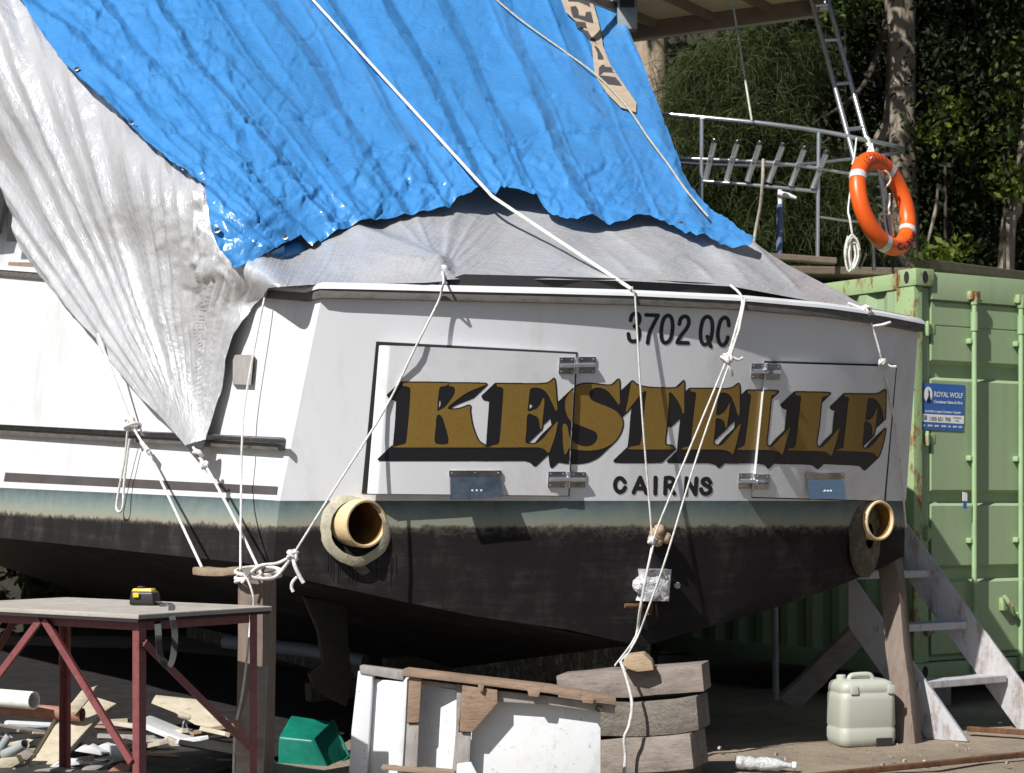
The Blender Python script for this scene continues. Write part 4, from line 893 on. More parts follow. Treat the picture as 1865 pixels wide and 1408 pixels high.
rope([P(1545, 552, g5.y+.06), g5, P(1590, 598, T(1590, 598).y-.06), TR(1602, 640, .05), k5, TR(1612, 668, .05), T(1617, 700, .04), T(1634, 800, .03), T(1643, 880, .03), T(1650, 960, .04)], .007, 'rope over the right end of the stern edge knotted at the right door', extra=knot(g5, .03, 3, .008, 20)+knot(k5, .026, 2, .008, 22)+[([P(1590, 594, T(1590, 598).y-.07), P(1606, 592, T(1600, 598).y-.1), P(1622, 587, T(1610, 598).y-.13)], .0085), ([k5, TR(1622, 668, .08), TR(1632, 668, .1)], .009)], sub=5)
r6 = SP(178, 608, .2); k6 = SP(240, 772, .1)
rope([r6, SP(205, 680, .15), k6, SP(262, 812, .08), SP(300, 890, .12), SP(368, 1034, .25)], .009, 'elastic rope from the tarpaulin edge over the rub rail, tied to the plank', extra=knot(k6, .05, 3, .011, 31)+[([SP(258, 806, .09), SP(270, 822, .1), SP(262, 812, .12)], .014)], sub=5)
rope([SP(233, 775, .10), SP(228, 830, .07), SP(216, 895, .06), SP(212, 925, .06), SP(219, 932, .06), SP(224, 920, .06), SP(226, 880, .065), SP(236, 800, .09)], .0085, 'loose rope loop dangling from the knot on the rub rail')
k7 = P(476, 1046, 9.7)
rope([SP(352, 815, .17), SP(362, 832, .17), SP(372, 845, .17), SP(395, 885, .16), P(437, 965, 9.95), k7], .009, 'elastic rope from the silver tarpaulin corner down to the timber post', sub=5, extra=knot(SP(360, 828, .18), .026, 2, .01, 41)+knot(SP(372, 846, .18), .02, 2, .01, 43))
rope([SP(488, 524, .04), SP(478, 560, .07), SP(448, 720, .09), SP(441, 800, .1), SP(439, 900, .1), P(438, 1020, 9.66), P(440, 1040, 9.63), P(452, 1058, 9.62), P(461, 1085, 9.62), P(462, 1104, 9.64), P(456, 1135, 9.64), P(452, 1180, 9.62), P(440, 1270, 9.63), P(428, 1330, 9.62), P(425, 1420, 9.6)], .0068, 'thin vertical cord from the stern corner down the front of the timber post', sub=5)
wr = MB()
for k, zz in enumerate((1040, 1047, 1054)):
    cpt = P(470, zz, 9.83); ring = [cpt+V((.112*math.cos(a), .105*math.sin(a), .018*math.sin(a*1+k))) for a in np.linspace(0, 6.283, 21)[:-1]]; wr.tube(ring, .0095, 6, closed=True)
wr.tube(resample([P(440, 1062, 9.7), P(470, 1032, 9.71), P(505, 1026, 9.72), P(533, 1012, 9.72)], 5), .009, 6)
wr.tube(resample([P(438, 1036, 9.66), P(455, 1050, 9.69), P(485, 1054, 9.7), P(505, 1048, 9.73), P(533, 1012, 9.72)], 5), .009, 6)
for e in knot(kn1, .032, 3, .009, 51): wr.tube(e[0], e[1], 6, closed=True)
wr.tube(resample([kn1, P(537, 1030, 9.7), P(546, 1050, 9.7), P(553, 1062, 9.7)], 5), .0105, 6)
wr.tube(resample([P(540, 1052, 9.72), P(533, 1060, 9.7), P(531, 1070, 9.7), P(534, 1078, 9.7)], 5), .009, 6)
tag(wr.build('rope', M['rope'], None, smooth=70), 'rope lashing wound round the head of the left timber post', 'rope', 'ropes tying down the tarpaulins')
rope([P(1130, 1204, 9.95), P(1140, 1232, 9.93), P(1151, 1280, 9.92), P(1146, 1320, 9.92), P(1137, 1345, 9.93), P(1139, 1380, 9.95), P(1134, 1425, 9.95)], .0095, 'rope hanging down in front of the stacked timber blocks', mat='rope')
# ---------------------------------------------------------------- ground and slipway rails
gx = [-8+.25*i for i in range(69)]; gy = [8.4+.2*i for i in range(62)]
gb = MB(); gb.grid([[V((x, y, (.028*(mnoise.noise(V((x*1.7, y*1.7, 0)))+.5*mnoise.noise(V((x*5, y*5, 3)))) if 8.5 < y < 20.4 and -7.9 < x < 8.9 else 0))) for x in gx] for y in gy])
tag(gb.build('ground', M['ground'], None, smooth=180), 'brown dirt and worn concrete slipway ground', 'ground', kind='structure')
ab = MB(); fr_ = [V((-8, 8.4, -.03)), V((9, 8.4, -.03)), V((9, 20.6, -.03)), V((-8, 20.6, -.03))]; ou_ = [V((-90, -60, -.03)), V((90, -60, -.03)), V((90, 140, -.03)), V((-90, 140, -.03))]
ab.add(fr_+ou_, [(4, 5, 1, 0), (5, 6, 2, 1), (6, 7, 3, 2), (7, 4, 0, 3)]); tag(ab.build('yard', M['dark_ground'], None), 'unseen ground around the slipway, darkened to cut bounced light', 'yard', kind='structure')  # out of view, made dark to cut light bounced onto the boat
def rail(a, b, label):
    mb = MB(); d = (b-a).normalized(); mb.beam(a+V((0, 0, .012)), b+V((0, 0, .012)), .035, .03)
    tag(mb.build('slipway_rail', M['rust'], None, bevel=.006), label, 'rail', 'rusty rails of the slipway')
a, b = Pz(1500, 1416, .02), Pz(1865, 1378, .02); d = (b-a).normalized(); rail(a-d*1.2, b+d*3, 'rusty rail set in the ground in front of the white steps')
a, b = Pz(1762, 1331, .03), Pz(1865, 1338, .03); rail(a, a+(b-a)*4, 'short rusty rail behind the foot of the white steps')
# ---------------------------------------------------------------- props, blocks and chock
def wood_thing(name, label, cat, a, b, wd, ht, mat, up=(0, 0, 1), bev=.012, n=6, wob=.005, group=None, extra=None):
    mb = MB(); mb.beam(a, b, wd, ht, up, n=n, wob=wob)
    if extra: extra(mb)
    return tag(mb.build(name, mat, None, bevel=bev, smooth=40), label, cat, group)
pa, pb = P(470, 1036, 9.85), P(464, 1420, 9.95); pb.z = -.02
wood_thing('timber_post', 'square timber post under the left stern corner, rope wound round its head', 'post', pa, pb, .15, .13, M['post'], up=(-.42, -.9, 0), group='posts propping up the boat')
pa, pb = P(1620, 1012, 11.72), P(1655, 1352, 11.46); pb.z = -.02
wood_thing('timber_post', 'leaning hardwood post under the right stern corner beside the white steps', 'post', pa, pb, .12, .11, M['post'], up=(-.55, -.83, 0), group='posts propping up the boat')
wood_thing('plank', 'short plank lodged between the left post head and the hull', 'plank', P(366, 1041, 10.2), P(446, 1040, 9.92), .11, .042, M['plank'])
wood_thing('timber_block', 'topmost block of the timber stack under the keel, reddish with rounded ends', 'block', P(1023, 1250, 10.3), P(1287, 1232, 10.12), .26, .138, M['block'], bev=.006, group='timber blocks stacked under the keel')
wood_thing('timber_block', 'middle block of the timber stack, grey and pitted with blue paint flecks', 'block', P(1040, 1310, 10.3), P(1283, 1296, 10.08), .27, .175, M['pitted'], bev=.014, wob=.012, group='timber blocks stacked under the keel')
wood_thing('timber_block', 'plain grey third block of the timber stack, below the pitted one', 'block', P(1040, 1380, 10.3), P(1274, 1364, 10.05), .28, .178, M['block'], bev=.006, group='timber blocks stacked under the keel')
wood_thing('timber_block', 'lowest timber under the stack, only its end corner in view', 'block', P(1080, 1421, 10.3), P(1268, 1416, 10.1), .26, .12, M['plank'], bev=.015, group='timber blocks stacked under the keel')
ck = MB(); ck.prism([P(x, y, 9.98) for x, y in ((1130, 1214), (1142, 1195), (1172, 1191), (1188, 1206), (1191, 1221), (1160, 1224))], V((.02, .2, 0)))
tag(ck.build('wedge', M['chock'], None, bevel=.008, smooth=40), 'tan wedge driven in between the keel and the block stack', 'wedge')
wood_thing('brace_plank', 'grey plank leaning in the shade under the right side of the boat', 'plank', P(1432, 1282, 12.6), P(1588, 1128, 12.5), .06, .15, M['boardgrey'], up=(-.6, -.3, .7))
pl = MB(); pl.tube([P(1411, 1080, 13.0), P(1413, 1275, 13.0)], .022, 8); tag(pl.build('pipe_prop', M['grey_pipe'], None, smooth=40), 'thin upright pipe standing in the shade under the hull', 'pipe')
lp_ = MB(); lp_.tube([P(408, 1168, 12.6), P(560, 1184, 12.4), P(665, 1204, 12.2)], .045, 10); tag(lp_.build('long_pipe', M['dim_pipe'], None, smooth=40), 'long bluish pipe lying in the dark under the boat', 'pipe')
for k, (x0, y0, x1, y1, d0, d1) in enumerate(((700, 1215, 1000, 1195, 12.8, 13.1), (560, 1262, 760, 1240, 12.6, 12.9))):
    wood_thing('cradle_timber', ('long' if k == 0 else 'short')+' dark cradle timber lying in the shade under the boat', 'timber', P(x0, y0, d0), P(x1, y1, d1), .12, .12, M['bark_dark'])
# ---------------------------------------------------------------- work table
zt_ = .915; N_, R_, L_ = Pz(252, 1119, zt_), Pz(496, 1104, zt_), None
e1v = R_-N_; e2v = V((-e1v.y, e1v.x, 0)).normalized()*1.45; e1n = e1v.normalized(); e2n = e2v.normalized()
tab = thing('work_table', 'work table with a grey board top on a maroon angle iron frame', 'table', N_+e1v/2+e2v/2-V((0, 0, zt_)))
mb = MB(); cn = [N_, R_, R_+e2v, N_+e2v]; up = V((0, 0, -.022)); mb.prism([p for p in cn], up); mb.build('table_top', M['table_top'], tab, bevel=.005)
mb = MB(); mb.prism([p+V((0, 0, -.0235))+(sum(cn, V())/4-p)*.012 for p in cn], V((0, 0, -.012))); mb.build('dark_underlay', M['dark_gap'], tab)
ins = .05; cT = [N_+e1n*ins+e2n*ins, R_-e1n*ins+e2n*ins, R_-e1n*ins+e2v-e2n*ins, N_+e1n*ins+e2v-e2n*ins]
def angle_iron(a, b, wd, out1, out2, th=.006):       # two legs of an L section
    mb = MB(); o1, o2 = V(out1).normalized(), V(out2).normalized(); d = (b-a).normalized()
    mb.prism([a, a+o1*wd, a+o1*wd+o2*th, a+o2*th], b-a); mb.prism([a+o2*(th+.0005), a+o1*th+o2*(th+.0005), a+o1*th+o2*wd, a+o2*wd], b-a); return mb
for i, p in enumerate(cT):
    s1 = 1 if i in (0, 3) else -1; s2 = 1 if i in (0, 1) else -1
    t_ = V((p.x, p.y, zt_-.036)); b_ = V((p.x, p.y, 0)); angle_iron(t_, b_, .042, e1n*s1, e2n*s2).build('leg', M['maroon'], tab)
for i in range(4):
    a, b = cT[i], cT[(i+1) % 4]; a = V((a.x, a.y, zt_-.040)); b = V((b.x, b.y, zt_-.040)); d = (b-a).normalized(); a = a+d*.044; b = b-d*.044; nn = V((-d.y, d.x, 0))
    mb = MB(); mb.beam(a+V((0, 0, -.018))+nn*.012, b+V((0, 0, -.018))+nn*.012, .006, .036); mb.build('top_rail', M['maroon'], tab)
def brace(i, t0, z0_, j, t1, z1_, off):
    a = cT[i].lerp(cT[j], t0); b = cT[i].lerp(cT[j], t1); d = (cT[j]-cT[i]).normalized(); nn = V((d.y, -d.x, 0))*off
    a = V((a.x, a.y, z0_))+nn; b = V((b.x, b.y, z1_))+nn; mb = MB(); mb.beam(a, b, .034, .008, up=nn); mb.beam(a+nn.normalized()*-.016, b+nn.normalized()*-.016, .008, .024, up=nn); mb.build('brace', M['maroon'], tab)
zb = zt_-.05
brace(0, .46, zb, 3, .03, .26, -.012); brace(0, .48, zb, 3, .97, .26, -.012)
brace(0, .03, zb-.08, 1, .95, .24, .012); brace(3, .03, .3, 2, .6, zb, .012); 
tp = thing('tape_measure', 'large yellow and black tape measure on the edge of the work table', 'tape measure', P(262, 1104, 8.85))
tc_ = Pz(262, 1103, zt_); rz = Matrix.Rotation(R(-14), 3, 'Z')
mb = MB(); mb.box(tc_+V((0, .03, .034)), .132, .085, .066, rz, taper=.9); mb.build('case', M['black_plastic'], tp, bevel=.014, seg=3, smooth=40)
mb = MB(); mb.box(tc_+V((-.004, .03, .073)), .105, .062, .014, rz, taper=.85); mb.box(tc_+V((-.035, -.0135, .05)), .03, .006, .022, rz); mb.build('yellow_panel', M['yellow'], tp, bevel=.005, smooth=40)
mb = MB(); mb.box(tc_+V((-.018, .03, .084)), .03, .03, .012, rz); mb.build('lock_button', M['black_plastic'], tp, bevel=.003)
sp_ = [tc_+V((.062, -.005, .02)), tc_+V((.085, -.02, .012)), tc_+V((.098, -.045, .004)), Pz(287, 1120, .89), P(288, 1150, 8.55), P(291, 1190, 8.57), P(300, 1213, 8.6), P(309, 1213, 8.66), P(316, 1190, 8.72), P(318, 1150, 8.76), P(312, 1118, 8.8), tc_+V((.125, .01, .006)), tc_+V((.09, .02, .012))]
spp = resample(sp_, 5); mb = MB(); off = V((.012, .008, 0)); mb.slab([[p-off for p in spp], [p+off for p in spp]], [[p-off+V((.002, -.003, .001)) for p in spp], [p+off+V((.002, -.003, .001)) for p in spp]]); mb.build('wrist_strap', M['tape_strap'], tp, smooth=40)
# ---------------------------------------------------------------- scrap under the table
def slabpx(name, label, cat, poly, d, th, mat, back=None, bev=.004, group='scrap heaped under the boat'):
    ds = d if isinstance(d, (list, tuple)) else [d]*len(poly); pts = [P(x, y, dd) for (x, y), dd in zip(poly, ds)]
    nrm = (pts[1]-pts[0]).cross(pts[-1]-pts[0]).normalized()
    if nrm.y < 0: nrm = -nrm
    mb = MB(); mb.prism(pts, V(back) if back else nrm*th); return tag(mb.build(name, mat, None, bevel=bev, smooth=40), label, cat, group)
def pipe_thing(name, label, pts, r, mat, hollow=True, group='scrap heaped under the boat'):
    mb = MB(); mb.tube(pts, r, 14, caps=not hollow)
    if hollow: mb.tube(pts, r*.88, 14, caps=False); a, b = V(pts[-1]), V(pts[-2]); mb.lathe([(0, r), (0, r*.88)], a, (a-b), 14); a, b = V(pts[0]), V(pts[1]); mb.lathe([(0, r), (0, r*.88)], a, (a-b), 14)
    return tag(mb.build(name, mat, None, smooth=50), label, 'pipe', group)
pipe_thing('white_pipe', 'short thick white pipe resting on a red pipe at the left edge', [P(-60, 1266, 10.6), P(62, 1276, 10.4)], .048, M['white_pvc'])
pipe_thing('red_pipe', 'dull red pipe lying level behind the table legs', [P(-80, 1284, 10.7), P(150, 1302, 10.5)], .037, M['red_pipe'])
slabpx('plank', 'broad weathered plywood plank leaning under the table', 'plank', [(34, 1412), (98, 1310), (150, 1262), (212, 1281), (186, 1298), (70, 1425)], [10.2, 10.5, 10.8, 10.7, 10.6, 10.1], .03, M['cream_board'])
slabpx('wood_offcut', 'ridged pale timber offcut leaning on the plywood plank', 'offcut', [(128, 1283), (148, 1258), (175, 1250), (160, 1275), (137, 1302), (129, 1296)], 10.45, .05, M['cream_board'])
slabpx('white_board', 'upper pale board in the scrap with a rounded foot', 'board', [(275, 1281), (281, 1270), (356, 1278), (384, 1291), (412, 1315), (418, 1326), (388, 1327), (355, 1320), (318, 1298)], [11.9, 11.95, 11.9, 11.8, 11.7, 11.6, 11.6, 11.7, 11.8], .03, M['cream_board'], back=(0, .05, .01))
slabpx('white_board', 'lower white shelf board with a metal bracket, sloping down in the scrap', 'board', [(253, 1310), (272, 1303), (280, 1305), (407, 1357), (404, 1361), (385, 1368), (366, 1359), (255, 1316)], [11.35, 11.65, 11.67, 11.45, 11.35, 11.15, 11.15, 11.3], .022, M['chip'], back=(0, 0, -.03))
bk = thing('metal_bracket', 'small metal bracket with a cream knob standing on the white shelf board', 'bracket', P(334, 1330, 11.4), 'scrap heaped under the boat')
mb = MB(); mb.tube([P(331, 1332, 11.4), P(335, 1315, 11.4), P(341, 1306, 11.41)], .008, 6); mb.tube([P(344, 1330, 11.41), P(338, 1316, 11.41)], .007, 6); mb.box(P(340, 1330, 11.4), .06, .04, .012); mb.build('stand', M['steel'], bk, smooth=40)
mb = MB(); mb.tube([P(325, 1301, 11.39), P(332, 1303, 11.39), P(347, 1307, 11.39)], [.016, .019, .015], 10); mb.build('knob', M['cream_board'], bk, smooth=50)
slabpx('scrap_board', 'small crumpled cream block under the white shelf board', 'scrap', [(297, 1345), (304, 1341), (324, 1350), (330, 1360), (319, 1367), (300, 1350)], 11.05, .05, M['cream_board'], bev=.01)
for (poly, d, mat, lab) in (([(135, 1368), (148, 1359), (158, 1362), (163, 1357), (192, 1373), (184, 1376), (160, 1372)], 10.3, M['chip'], 'torn white scrap beside the back table leg'),
                            ([(178, 1359), (190, 1355), (214, 1362), (222, 1378), (200, 1378)], 10.35, M['chip'], 'pale broken scrap near the front table leg'),
                            ([(88, 1398), (110, 1384), (190, 1386), (150, 1392), (112, 1397)], 10.15, M['chip'], 'long white sliver on the ground left of the front table leg'),
                            ([(186, 1412), (212, 1393), (236, 1396), (234, 1412)], 10.0, M['red_pipe'], 'rust red scrap plate at the foot of the front table leg'),
                            ([(142, 1412), (150, 1399), (196, 1392), (172, 1404), (168, 1412)], 10.05, M['boardgrey'], 'grey splintered stick on the ground under the table'),
                            ([(-5, 1384), (30, 1378), (36, 1390), (10, 1404), (-5, 1404)], 10.2, M['cream_board'], 'cream offcut at the lower left edge'),
                            ([(254, 1406), (262, 1400), (340, 1404), (350, 1415), (254, 1415)], 10.1, M['cream_board'], 'pale board on the ground right of the front table leg'),
                            ([(485, 1389), (492, 1383), (498, 1391), (497, 1395), (485, 1394)], 10.4, M['cream_board'], 'tiny pale chip beside the timber post'),
                            ([(28, 1378), (44, 1366), (60, 1374), (48, 1386)], 10.3, M['boardgrey'], 'small grey scrap before the leaning plywood'),
                            ([(60, 1405), (100, 1400), (130, 1404), (120, 1414), (60, 1414)], 10.0, M['boardgrey'], 'flat grey scrap at the lower edge')):
    slabpx('scrap_board', lab, 'scrap', poly, d, .018, mat, back=(.01, .05, .004), bev=.003)
pipe_thing('pipe_elbow', 'grey green plastic pipe stub pointing right at the lower left edge', [P(8, 1374, 10.25), P(30, 1364, 10.2), P(46, 1355, 10.15)], .026, M['grey_pipe'])
pipe_thing('pipe_elbow', 'grey plastic pipe stub leaning up at the lower left edge', [P(0, 1366, 10.3), P(10, 1350, 10.3), P(17, 1340, 10.3)], .022, M['grey_pipe'])
slabpx('grey_board', 'tall grey board standing between the post and the right table leg', 'board', [(428, 1420), (430, 1330), (447, 1280), (452, 1262), (470, 1215), (487, 1213), (479, 1420)], 9.42, .02, M['boardgrey'])
slabpx('plywood_piece', 'jagged rusty strip across the tall grey board', 'scrap', [(420, 1312), (431, 1311), (440, 1327), (452, 1345), (468, 1370), (466, 1392), (456, 1372), (446, 1345), (428, 1325)], 9.38, .012, M['red_pipe'])
rr_ = random.Random(5)
for k in range(70):
    x, y = (rr_.uniform(0, 470), rr_.uniform(1338, 1405)) if k < 48 else (rr_.uniform(1280, 1850), rr_.uniform(1352, 1404)); c0 = Pz(x, y+6, 0.02); s_ = rr_.uniform(.012, .05) if k < 48 else rr_.uniform(.006, .016); rot = Matrix.Rotation(rr_.uniform(0, 6), 3, 'Z') @ Matrix.Rotation(rr_.uniform(-.4, .4), 3, 'X')
    mb = MB(); mb.box(c0+V((0, 0, .012)), s_*rr_.uniform(1.2, 3), s_, .016, rot, taper=.8); tag(mb.build('rubble_chip', [M['cream_board'], M['boardgrey'], M['block'], M['plank']][k % 4], None, bevel=.003), *(('small wood chip among the litter under the table', 'chip', 'small chips littered under the table') if k < 48 else ('tiny chip lying on the bare ground right of the block stack', 'chip', 'tiny chips on the open ground')))
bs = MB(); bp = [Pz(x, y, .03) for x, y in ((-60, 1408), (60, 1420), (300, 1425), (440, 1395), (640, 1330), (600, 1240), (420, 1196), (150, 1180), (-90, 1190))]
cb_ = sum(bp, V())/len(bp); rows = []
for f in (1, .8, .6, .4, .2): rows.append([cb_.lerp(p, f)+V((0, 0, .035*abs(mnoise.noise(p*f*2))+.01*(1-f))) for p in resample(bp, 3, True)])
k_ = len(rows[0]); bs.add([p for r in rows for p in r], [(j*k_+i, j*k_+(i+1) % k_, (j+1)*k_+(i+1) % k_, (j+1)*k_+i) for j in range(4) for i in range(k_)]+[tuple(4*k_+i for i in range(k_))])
tag(bs.build('floor_shade', M['floor_shade_black'], None, smooth=60), 'dull black layer added on the ground as the shade beneath the scrap and the table', 'shade stand-in')  # dark floor added in place of the shade under the table
rs_ = random.Random(21)
for k in range(30):
    x, y = rs_.uniform(-10, 250) if k < 20 else rs_.uniform(255, 460), rs_.uniform(1318, 1400); q_ = Pz(x, y, .03+.05*rs_.random()); L_ = rs_.uniform(.12, .42); W_ = rs_.uniform(.03, .10); t_ = rs_.uniform(.012, .028)
    rot = Matrix.Rotation(rs_.uniform(-.9, .9), 3, 'Z') @ Matrix.Rotation(rs_.uniform(-.25, .25), 3, 'Y') @ Matrix.Rotation(rs_.uniform(-.5, .2), 3, 'X')
    out = [(-L_/2, -W_/2), (L_/2*rs_.uniform(.6, 1), -W_/2), (L_/2, 0), (L_/2*rs_.uniform(.5, .95), W_/2), (-L_/2*rs_.uniform(.7, 1), W_/2), (-L_/2*rs_.uniform(.85, 1.1), .1*W_)]
    mb = MB(); mb.prism([q_+V((0, 0, .03))+rot @ V((a, b, 0)) for a, b in out], rot @ V((0, 0, -t_)))
    tag(mb.build('scrap_board', [M['cream_board'], M['chip'], M['boardgrey'], M['plank'], M['cream_board']][k % 5], None, bevel=.002), 'broken board among the heap of timber scrap under the work table', 'scrap', 'broken boards heaped under the table')
# teal tub
tub = thing('teal_tub', 'dark teal plastic tub upside down under the boat', 'tub', Pz(568, 1400, 0), 'scrap heaped under the boat')
d = 10.6; B = [P(505, 1402, d), P(508, 1353, d), P(530, 1302, d+.25), P(590, 1311, d+.25), P(608, 1322, d+.15), P(632, 1376, d), P(598, 1408, d)]
mb = MB(); 
front = [P(505, 1345, d), P(568, 1350, d-.05), P(598, 1406, d-.05), P(508, 1412, d)]; top = [P(507, 1341, d), P(530, 1302, d+.22), P(591, 1311, d+.25), P(570, 1347, d-.04)]; right = [P(570, 1348, d-.04), P(607, 1320, d+.2), P(633, 1377, d+.15), P(599, 1407, d-.05)]
fl_ = [P(507, 1342, d), P(569, 1348, d-.05), P(599, 1408, d-.05), P(505, 1414, d), P(530, 1302, d+.24), P(605, 1314, d+.26), P(633, 1377, d+.2), P(540, 1395, d+.4)]
mb.add(fl_, [(0, 1, 2, 3), (0, 4, 5, 1), (1, 5, 6, 2), (0, 3, 7, 4), (4, 7, 6, 5), (3, 2, 6, 7)]); mb.build('body', M['teal'], tub, bevel=.014, seg=3, smooth=40)
mb = MB(); mb.tube([fl_[1]+V((.005, -.006, .004)), fl_[2]+V((.005, -.006, 0))], .008, 6); mb.tube([fl_[1]+V((.005, -.006, .004)), fl_[5]+V((.004, 0, .006))], .008, 6); mb.tube([fl_[5]+V((.006, -.004, 0)), fl_[6]+V((.008, -.004, 0)), fl_[2]+V((.006, -.008, 0))], .009, 6); mb.build('rim', M['teal'], tub, smooth=50)
# ---------------------------------------------------------------- white cabinet frame
cabn = thing('cabinet', 'old white cabinet with brown top rail and bare wooden stiles before the block stack', 'cabinet', P(920, 1450, 9.55))
def cpart(name, poly, d, th, mat, bev=.004):
    ds = d if isinstance(d, (list, tuple)) else [d]*len(poly); pts = [P(x, y, dd) for (x, y), dd in zip(poly, ds)]
    mb = MB(); mb.prism(pts, V((.0, th, 0))); return mb.build(name, mat, cabn, bevel=bev, smooth=40)
cpart('top_rail', [(732, 1223), (742, 1220), (860, 1234), (1000, 1250), (1122, 1271), (1122, 1283), (1000, 1263), (860, 1246), (732, 1231)], 9.42, .16, M['frame_wood'])
cpart('upper_rail', [(845, 1252), (905, 1258), (1000, 1268), (1121, 1285), (1119, 1300), (1000, 1284), (906, 1278), (860, 1276), (845, 1268)], 9.47, .025, M['bare_grey'])
cpart('lower_top_rail', [(760, 1238), (840, 1248), (836, 1256), (760, 1246)], 9.49, .03, M['bare_grey'])
cpart('white_panel', [(853, 1268), (1094, 1292), (1094, 1430), (853, 1430)], 9.53, .02, M['chip'])
cpart('corner_brace', [(842, 1248), (906, 1257), (906, 1281), (860, 1334), (837, 1332)], 9.43, .035, M['frame_wood'])
cpart('brown_stile', [(745, 1232), (768, 1235), (763, 1316), (741, 1316)], 9.44, .05, M['frame_wood'])
cpart('grey_stile', [(741, 1318), (763, 1318), (758, 1430), (735, 1430)], 9.455, .04, M['bare_grey'])
cpart('grey_stile', [(835, 1335), (858, 1334), (855, 1390), (830, 1390)], 9.45, .045, M['bare_grey'])
cpart('white_stile', [(832, 1391), (858, 1388), (870, 1412), (872, 1430), (830, 1430)], 9.445, .045, M['chip'])
cpart('tall_panel', [(768, 1247), (835, 1257), (830, 1430), (757, 1430)], [9.62, 9.50, 9.50, 9.62], .02, M['chip'])
cpart('panel_edge', [(832, 1246), (843, 1248), (836, 1332), (829, 1430), (821, 1430), (830, 1332)], 9.47, .04, M['bare_grey'])
cpart('white_edge', [(735, 1240), (742, 1240), (738, 1320), (731, 1430), (722, 1430), (731, 1300)], 9.47, .2, M['chip'])
cpart('ledge', [(694, 1397), (745, 1399), (828, 1406), (828, 1414), (694, 1402)], 9.40, .1, M['plank'])
for (x0, y0, x1, y1) in ((960, 1256, 984, 1268), (1058, 1270, 1083, 1280), (870, 1246, 882, 1259)):
    cpart('wood_cleat', [(x0, y0), (x1, y0+3), (x1-3, y1+2), (x0+3, y1)], 9.41, .03, M['frame_wood'])
mb = MB(); rg = P(1091, 1290, 9.455); mb.tube([rg+V((.014*math.cos(a), 0, .014*math.sin(a))) for a in np.linspace(0, 6.283, 13)[:-1]], .004, 6, closed=True); mb.build('rusty_ring', M['rust'], cabn, smooth=50)
pan = thing('cupboard', 'white panelled cupboard half in shade behind the brown stiled cabinet', 'cabinet', P(695, 1440, 9.9))
def ppart(name, poly, d, th, mat):
    ds = d if isinstance(d, (list, tuple)) else [d]*len(poly)
    mb = MB(); mb.prism([P(x, y, dd) for (x, y), dd in zip(poly, ds)], V((0.01, th, 0))); return mb.build(name, mat, pan, bevel=.004, smooth=40)
ppart('panel', [(676, 1236), (744, 1244), (733, 1430), (664, 1430)], [10.02, 9.85, 9.85, 10.02], .02, M['chip'])
ppart('frame_stile', [(652, 1222), (679, 1226), (666, 1430), (634, 1430), (640, 1330)], 9.96, .06, M['chip'])
ppart('frame_top', [(655, 1212), (735, 1222), (735, 1240), (655, 1226)], 9.95, .07, M['bare_grey'])
# ---------------------------------------------------------------- jerrycan, bottle
jc = Pz(1568, 1357, 0); jer = thing('jerrycan', 'pale grey green plastic jerrycan on the ground by the leaning post', 'jerrycan', jc)
rz = Matrix.Rotation(R(16), 3, 'Z'); jd = jc.y
def rrect(w_, dp, rad, n=5):
    o = []
    for sx, sy, a0 in ((1, 1, 0), (-1, 1, 90), (-1, -1, 180), (1, -1, 270)):
        for k in range(n+1): a = R(a0+90*k/n); o.append((sx*(w_/2-rad)+rad*math.cos(a), sy*(dp/2-rad)+rad*math.sin(a)))
    return o
mb = MB(); rows = []
for z, w_, dp, rad in ((0.0, .30, .20, .05), (.012, .335, .235, .05), (.05, .35, .25, .05), (.10, .35, .25, .05), (.108, .343, .243, .05), (.118, .343, .243, .05), (.126, .35, .25, .05), (.27, .345, .247, .05), (.30, .342, .245, .05), (.306, .334, .237, .05), (.316, .334, .237, .05), (.323, .34, .243, .05), (.352, .335, .24, .05), (.372, .31, .215, .05), (.384, .25, .16, .045), (.386, .02, .02, .008)):
    rows.append([jc+rz @ V((x, y, z)) for x, y in rrect(w_, dp, rad)])
k = len(rows[0]); mb.add([p for r in rows for p in r], [(j*k+i, j*k+(i+1) % k, (j+1)*k+(i+1) % k, (j+1)*k+i) for j in range(len(rows)-1) for i in range(k)]+[tuple(range(k))[::-1]])
mb.build('body', M['jerry'], jer, smooth=50)
mb = MB(); hp = [V((-.085, -.02, .37)), V((-.08, -.02, .395)), V((-.055, -.02, .406)), V((.03, -.02, .408)), V((.055, -.02, .396)), V((.065, -.02, .37))]; mb.tube(resample([jc+rz @ p for p in hp], 4), .016, 10); mb.build('handle', M['jerry'], jer, smooth=60)
mb = MB(); mb.lathe([(0, .028), (.03, .028), (.034, .024), (.034, .001)], jc+rz @ V((-.11, .03, .372)), (0, 0, 1), 14); mb.build('cap', M['jerry'], jer, smooth=40)
mb = MB()
for x in (.085,): mb.box(jc+rz @ V((x, -.125, .028)), .10, .012, .05, rz)
mb.build('foot_notch', M['dark_gap'], jer, bevel=.004)
for sx in (-.10, .13):
    mb = MB(); mb.box(jc+rz @ V((sx, -.1245, .33)), .05, .014, .05, rz, taper=.8); mb.build('moulded_boss', M['jerry'], jer, bevel=.006, smooth=50)
bt = thing('crushed_bottle', 'crushed clear plastic bottle lying on the ground', 'bottle', Pz(1388, 1396, 0))
b0, b1 = Pz(1340, 1388, .05), Pz(1440, 1394, .04); mb = MB(); pr = [(0, .01), (.0, .04), (.03, .047), (.05, .038), (.07, .046), (.10, .034), (.13, .044), (.17, .04), (.21, .043), (.24, .024), (.265, .017), (.28, .017), (.283, .001)]
pts = []; ax = (b1-b0).normalized(); n = 16
e1_, e2_ = ax.cross(V((0, 0, 1))).normalized(), V((0, 0, 1))
